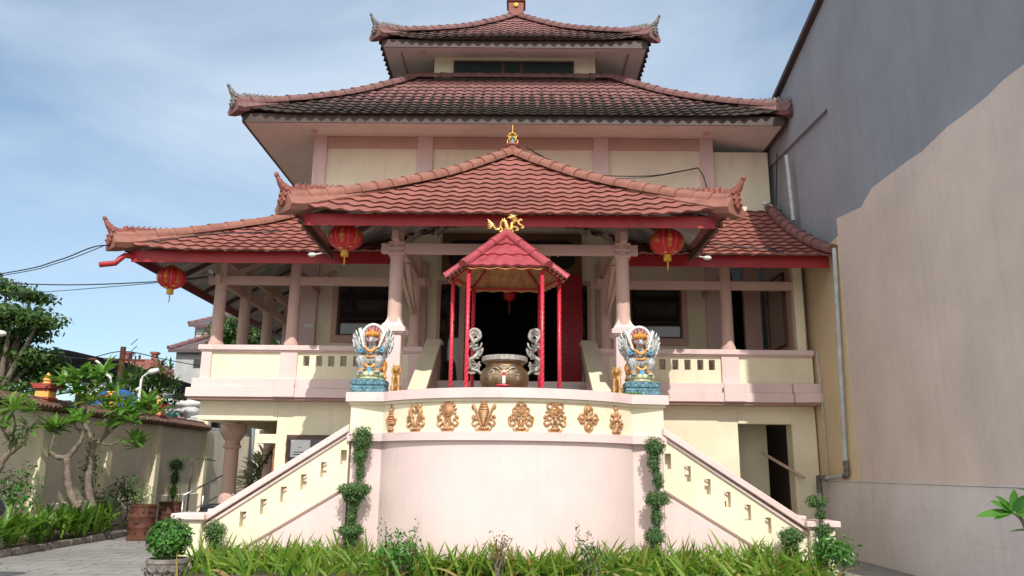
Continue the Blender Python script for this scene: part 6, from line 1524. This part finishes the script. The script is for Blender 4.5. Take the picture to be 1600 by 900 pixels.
Yl = 29; p = at(172, 612, Yl); t = thing('street_lamp', 'thin curved lamp pole arching left before the black net', 'street lamp', (p.x, Yl, 0)); m = MB(); m.tube(spline([(p.x, Yl, 0), at(172,612,Yl), at(167,585,Yl), at(155,568,Yl), at(147,562,Yl)], 5), .05, 7); m.build('post', M['lampwhite'], t, smooth=True); m = MB(); m.ell(at(145,562,Yl), (.2,.1,.06)); m.build('lamp_head', M['rust'], t, smooth=True)
Yl = 19; p = at(-6, 530, Yl); t = thing('street_lamp', 'street lamp with an oval pale head cut by the left edge', 'street lamp', (p.x-1.2, Yl, 0)); m = MB(); m.tube(spline([(p.x-1.2, Yl, 0), (p.x-1.2, Yl, p.z-.5), (p.x-.9, Yl, p.z), p], 5), .04, 7); m.build('post', M['lampwhite'], t, smooth=True); m = MB(); m.ell(at(0,521,Yl), (.16,.11,.08)); m.build('lamp_head', M['lampwhite'], t, smooth=True)
# far houses
def house(label, x0, x1, y0, y1, zw, zr_, wall, roof, ov=.5, windows=(), knob=False):
    t = thing('far_house', label, 'house', ((x0+x1)/2, y0, 0), 'houses beyond the compound wall'); m = MB(); m.box(x0, x1, y0, y1, 0, zw); w_ = m.build('wall', wall, t)
    m = MB(); a, b, c, d = x0-ov, x1+ov, y0-ov, y1+ov; mxx, my = (a+b)/2, (c+d)/2; rl = max(0, (b-a)-(d-c))/2
    r0, r1 = (mxx-rl-.05, my, zr_), (mxx+rl+.05, my, zr_); z = zw-.05
    m.quad((a,c,z),(b,c,z),r1,r0); m.quad((b,d,z),(a,d,z),r0,r1); m.tri((a,d,z),(a,c,z),r0); m.tri((b,c,z),(b,d,z),r1); m.quad((a,c,z-.02),(a,d,z-.02),(b,d,z-.02),(b,c,z-.02))
    m.box(a, b, c-.03, c-.003, z-.15, z+.02)
    rf = m.build('roof', roof, t)
    for e_, r_ in ((a, r0), (b, r1)): m = MB(); ridge_tiles(m, [Vector((e_,c,z+.05)), Vector(r_)+Vector((0,0,.05))], .13); m.build('ridge', M['ridge_dk'], rf)
    if knob:
        for r_ in (r0, r1): m = MB(); m.box(r_[0]-.15, r_[0]+.15, r_[1]-.15, r_[1]+.15, zr_, zr_+.3); m.box(r_[0]-.22, r_[0]+.22, r_[1]-.22, r_[1]+.22, zr_+.3, zr_+.42); m.build('roof_knob', M['orn'], rf)
    for (wx0, wx1, wz0, wz1) in windows: m = MB(); m.box(wx0, wx1, y0-.04, y0-.003, wz0, wz1); m.build('window', M['glass'], t)
    return t
a = at(128, 580, 44); b = at(256, 580, 44); tp = at(215, 561, 46)
house('low house with a red tiled roof and ridge knobs beyond the black shed', a.x, b.x, 44.4, 47.6, a.z-.1, tp.z, M['concrete'], M['orn'], .4, knob=True)
a = at(274, 566, 40); b = at(330, 566, 40); house('grey house with a purple roof and railed balcony next to the veranda', a.x, b.x+2.5, 40, 46, at(300,546,40).z, at(335,522,43).z+.4, M['concrete'], M['purpletile'], .3, [(b.x-.9, b.x-.2, at(300,562,40).z-.4, at(300,552,40).z-.3)])
a = at(305, 512, 47); t_ = house('taller pale block with a small purple roof rising behind the grey house', a.x, a.x+5, 47, 52, at(305,507,47).z, at(330,494,49).z+.5, M['concrete'], M['purpletile'], .3)
a0, a1 = at(306, 512, 46.3), at(330, 512, 46.3); z1_ = at(306,511,46.3).z; z0_ = at(306,533,46.3).z; m = MB()
for z_ in (z1_, (z0_+z1_)/2): m.box(a0.x, a1.x, 46.3, 46.34, z_-.03, z_+.03)
for k in range(3): x = a0.x+(a1.x-a0.x)*k/2; m.box(x-.03, x+.03, 46.3, 46.34, z0_, z1_)
m.build('balcony_railing', M['rafter'], t_)
# tarpaulin heap and sacks
Yp = 24.6; t = MB(); c = at(180, 650, Yp); nU, nV = 36, 12
for k in range(nV+1):
    th = PI/2*k/nV
    for j in range(nU):
        a_ = 2*PI*j/nU; fold = 1+.05*math.sin(a_*13+k*.3)*(1-math.cos(th))*.6+.03*noise.noise(Vector((a_*2, k*.5, 0)))
        r_ = math.sin(th)**.75; t.v.append((c.x+.92*r_*math.cos(a_)*fold, Yp+.8*r_*math.sin(a_)*fold, at(190,611,Yp).z*1.0-(1-math.cos(th))*1.1+.06*math.sin(a_*5+k)))
for k in range(nV):
    for j in range(nU): t.face((k*nU+j, (k+1)*nU+j, (k+1)*nU+(j+1) % nU, k*nU+(j+1) % nU))
base_ = [nV*nU+j for j in range(nU)]; i0 = len(t.v)
for j in range(nU): v_ = t.v[base_[j]]; t.v.append((v_[0]*1.0, v_[1], 0))
for j in range(nU): t.face((base_[j], i0+j, i0+(j+1) % nU, base_[(j+1) % nU]))
o = t.build('tarpaulin_heap', M['tarp'], smooth=True); tag(o, 'heap covered with a rumpled blue tarpaulin behind the wall coping', 'tarpaulin')
Yk = 27.6; p0, p1 = at(240, 664, Yk), at(318, 664, Yk); m = MB(); m.box(p0.x-.2, p1.x+.4, Yk-.5, Yk+.7, 0, at(280,668,Yk).z); o = m.build('storage_platform', M['concrete'], bevel=.02); tag(o, 'raised concrete platform carrying the pile of sacks', 'platform')
SK = [('sack',252,653,'white woven sack at the left foot of the pile'),('sackg',266,655,'green sack second from left in the bottom row'),('sackp',281,657,'pinkish red sack in the middle of the bottom row'),('sack',297,656,'grey white sack third from left in the bottom row'),('sack',313,656,'white sack at the right end of the bottom row'),('sack',257,644,'plump white sack on the left of the second row'),('sackg',276,649,'flat green sack squeezed beneath the second row'),('sack',277,641,'long white sack in the middle of the second row'),('sack',299,643,'white sack with a seam at the right of the second row'),('sack',262,632,'topmost white sack on the left of the pile'),('sack',283,633,'white sack in the middle of the top row'),('sack',303,632,'highest white sack on the right of the pile')]
for i, (mt, px, py, lb) in enumerate(SK):
    c = at(px, py, Yk+U(-.12,.12)); m = MB(); rx, ry, rz_ = U(.32,.42), .38, U(.15,.19)
    for k in range(11):
        th = PI*k/10
        for j in range(18):
            a_ = 2*PI*j/18; s1 = abs(math.cos(a_))**.7*math.copysign(1, math.cos(a_)); wv = 1+.28*noise.noise(Vector((j*.55, k*.5, i*3)))
            m.v.append((c.x+rx*math.sin(th)**.6*s1*wv, c.y+ry*math.sin(th)**.6*math.sin(a_)*wv, c.z-rz_*math.cos(th)*wv))
    for k in range(10):
        for j in range(18): m.face((k*18+j, k*18+(j+1) % 18, (k+1)*18+(j+1) % 18, (k+1)*18+j))
    o = m.build('woven_sack', M[mt], smooth=True); tag(o, lb, 'sack', 'sacks piled behind the wall')
# ================================================================== cables, camera
def cable(label, pts, r_=.012, sag=0):
    m = MB(); m.tube(spline(pts, 8), r_, 5); o = m.build('cable', M['cable'], smooth=True); tag(o, label, 'cable', 'overhead cables'); return o
cable('upper double cable rising from the left edge to the veranda roof corner', [at(-300,470,20), at(0,428,17), at(90,407,16), at(150,385,15.4), (-8.05,15.42,6.02), at(330,366,16.2), at(440,362,16.6)], .014)
cable('second strand just under the upper left cable', [at(-300,474,20), at(0,431,17), at(90,411,16), at(165,383,15.5)], .010)
cable('middle cable running level from the left edge behind the corner lantern', [at(-200,440,20), at(0,443,18), at(120,445,17.5), at(245,440,17), at(325,432,16.9)], .014)
cable('lowest cable sloping up to the corner lantern from the tree', [at(-100,462,21), at(50,457,19), at(150,450,18), at(255,441,17.2), at(325,434,17)], .009)
cable('slack cable pair hanging across the upper wall to the right pilaster', [at(822,230,16.8), at(860,250,17.4), at(925,272,18.2), at(1010,275,18.6), at(1060,268,18.75), at(1090,262,18.85)], .014)
cable('thinner strand of the cable on the upper wall', [at(822,230,16.8), at(870,258,17.4), at(935,277,18.2), at(1010,277,18.6), at(1090,263,18.85)], .009)
cable('short cable dropping down the right pilaster to the porch roof', [at(1090,262,18.85), at(1099,275,18.8), at(1104,292,18.75), at(1109,308,18.6)], .013)
cable('loose cable lying across the right veranda roof tiles', [Vector((4.0,15.9,6.33)), Vector((4.35,15.75,6.22)), Vector((4.7,15.62,6.14)), Vector((5.1,15.5,6.08)), Vector((5.35,15.3,5.95))], .014)
cable('high thin wire sagging between poles beyond the wall', [at(-50,520,32), at(60,548,32), at(130,560,32), at(193,549,31), at(260,562,33), at(330,575,38)], .02)
p = at(333, 425, 16.85); t = thing('security_camera', 'small white security camera on the left corner column', 'security camera', p); m = MB(); m.tube([p+Vector((-.02,-.12,-.01)), p+Vector((0,.05,.01))], .045, 10); m.build('camera_body', M['lampwhite'], t, smooth=True, autosmooth=40); m = MB(); m.tube([p, p+Vector((.04,.05,-.10)), p+Vector((.1,.08,-.12))], .02, 6); m.build('bracket', M['black'], t)
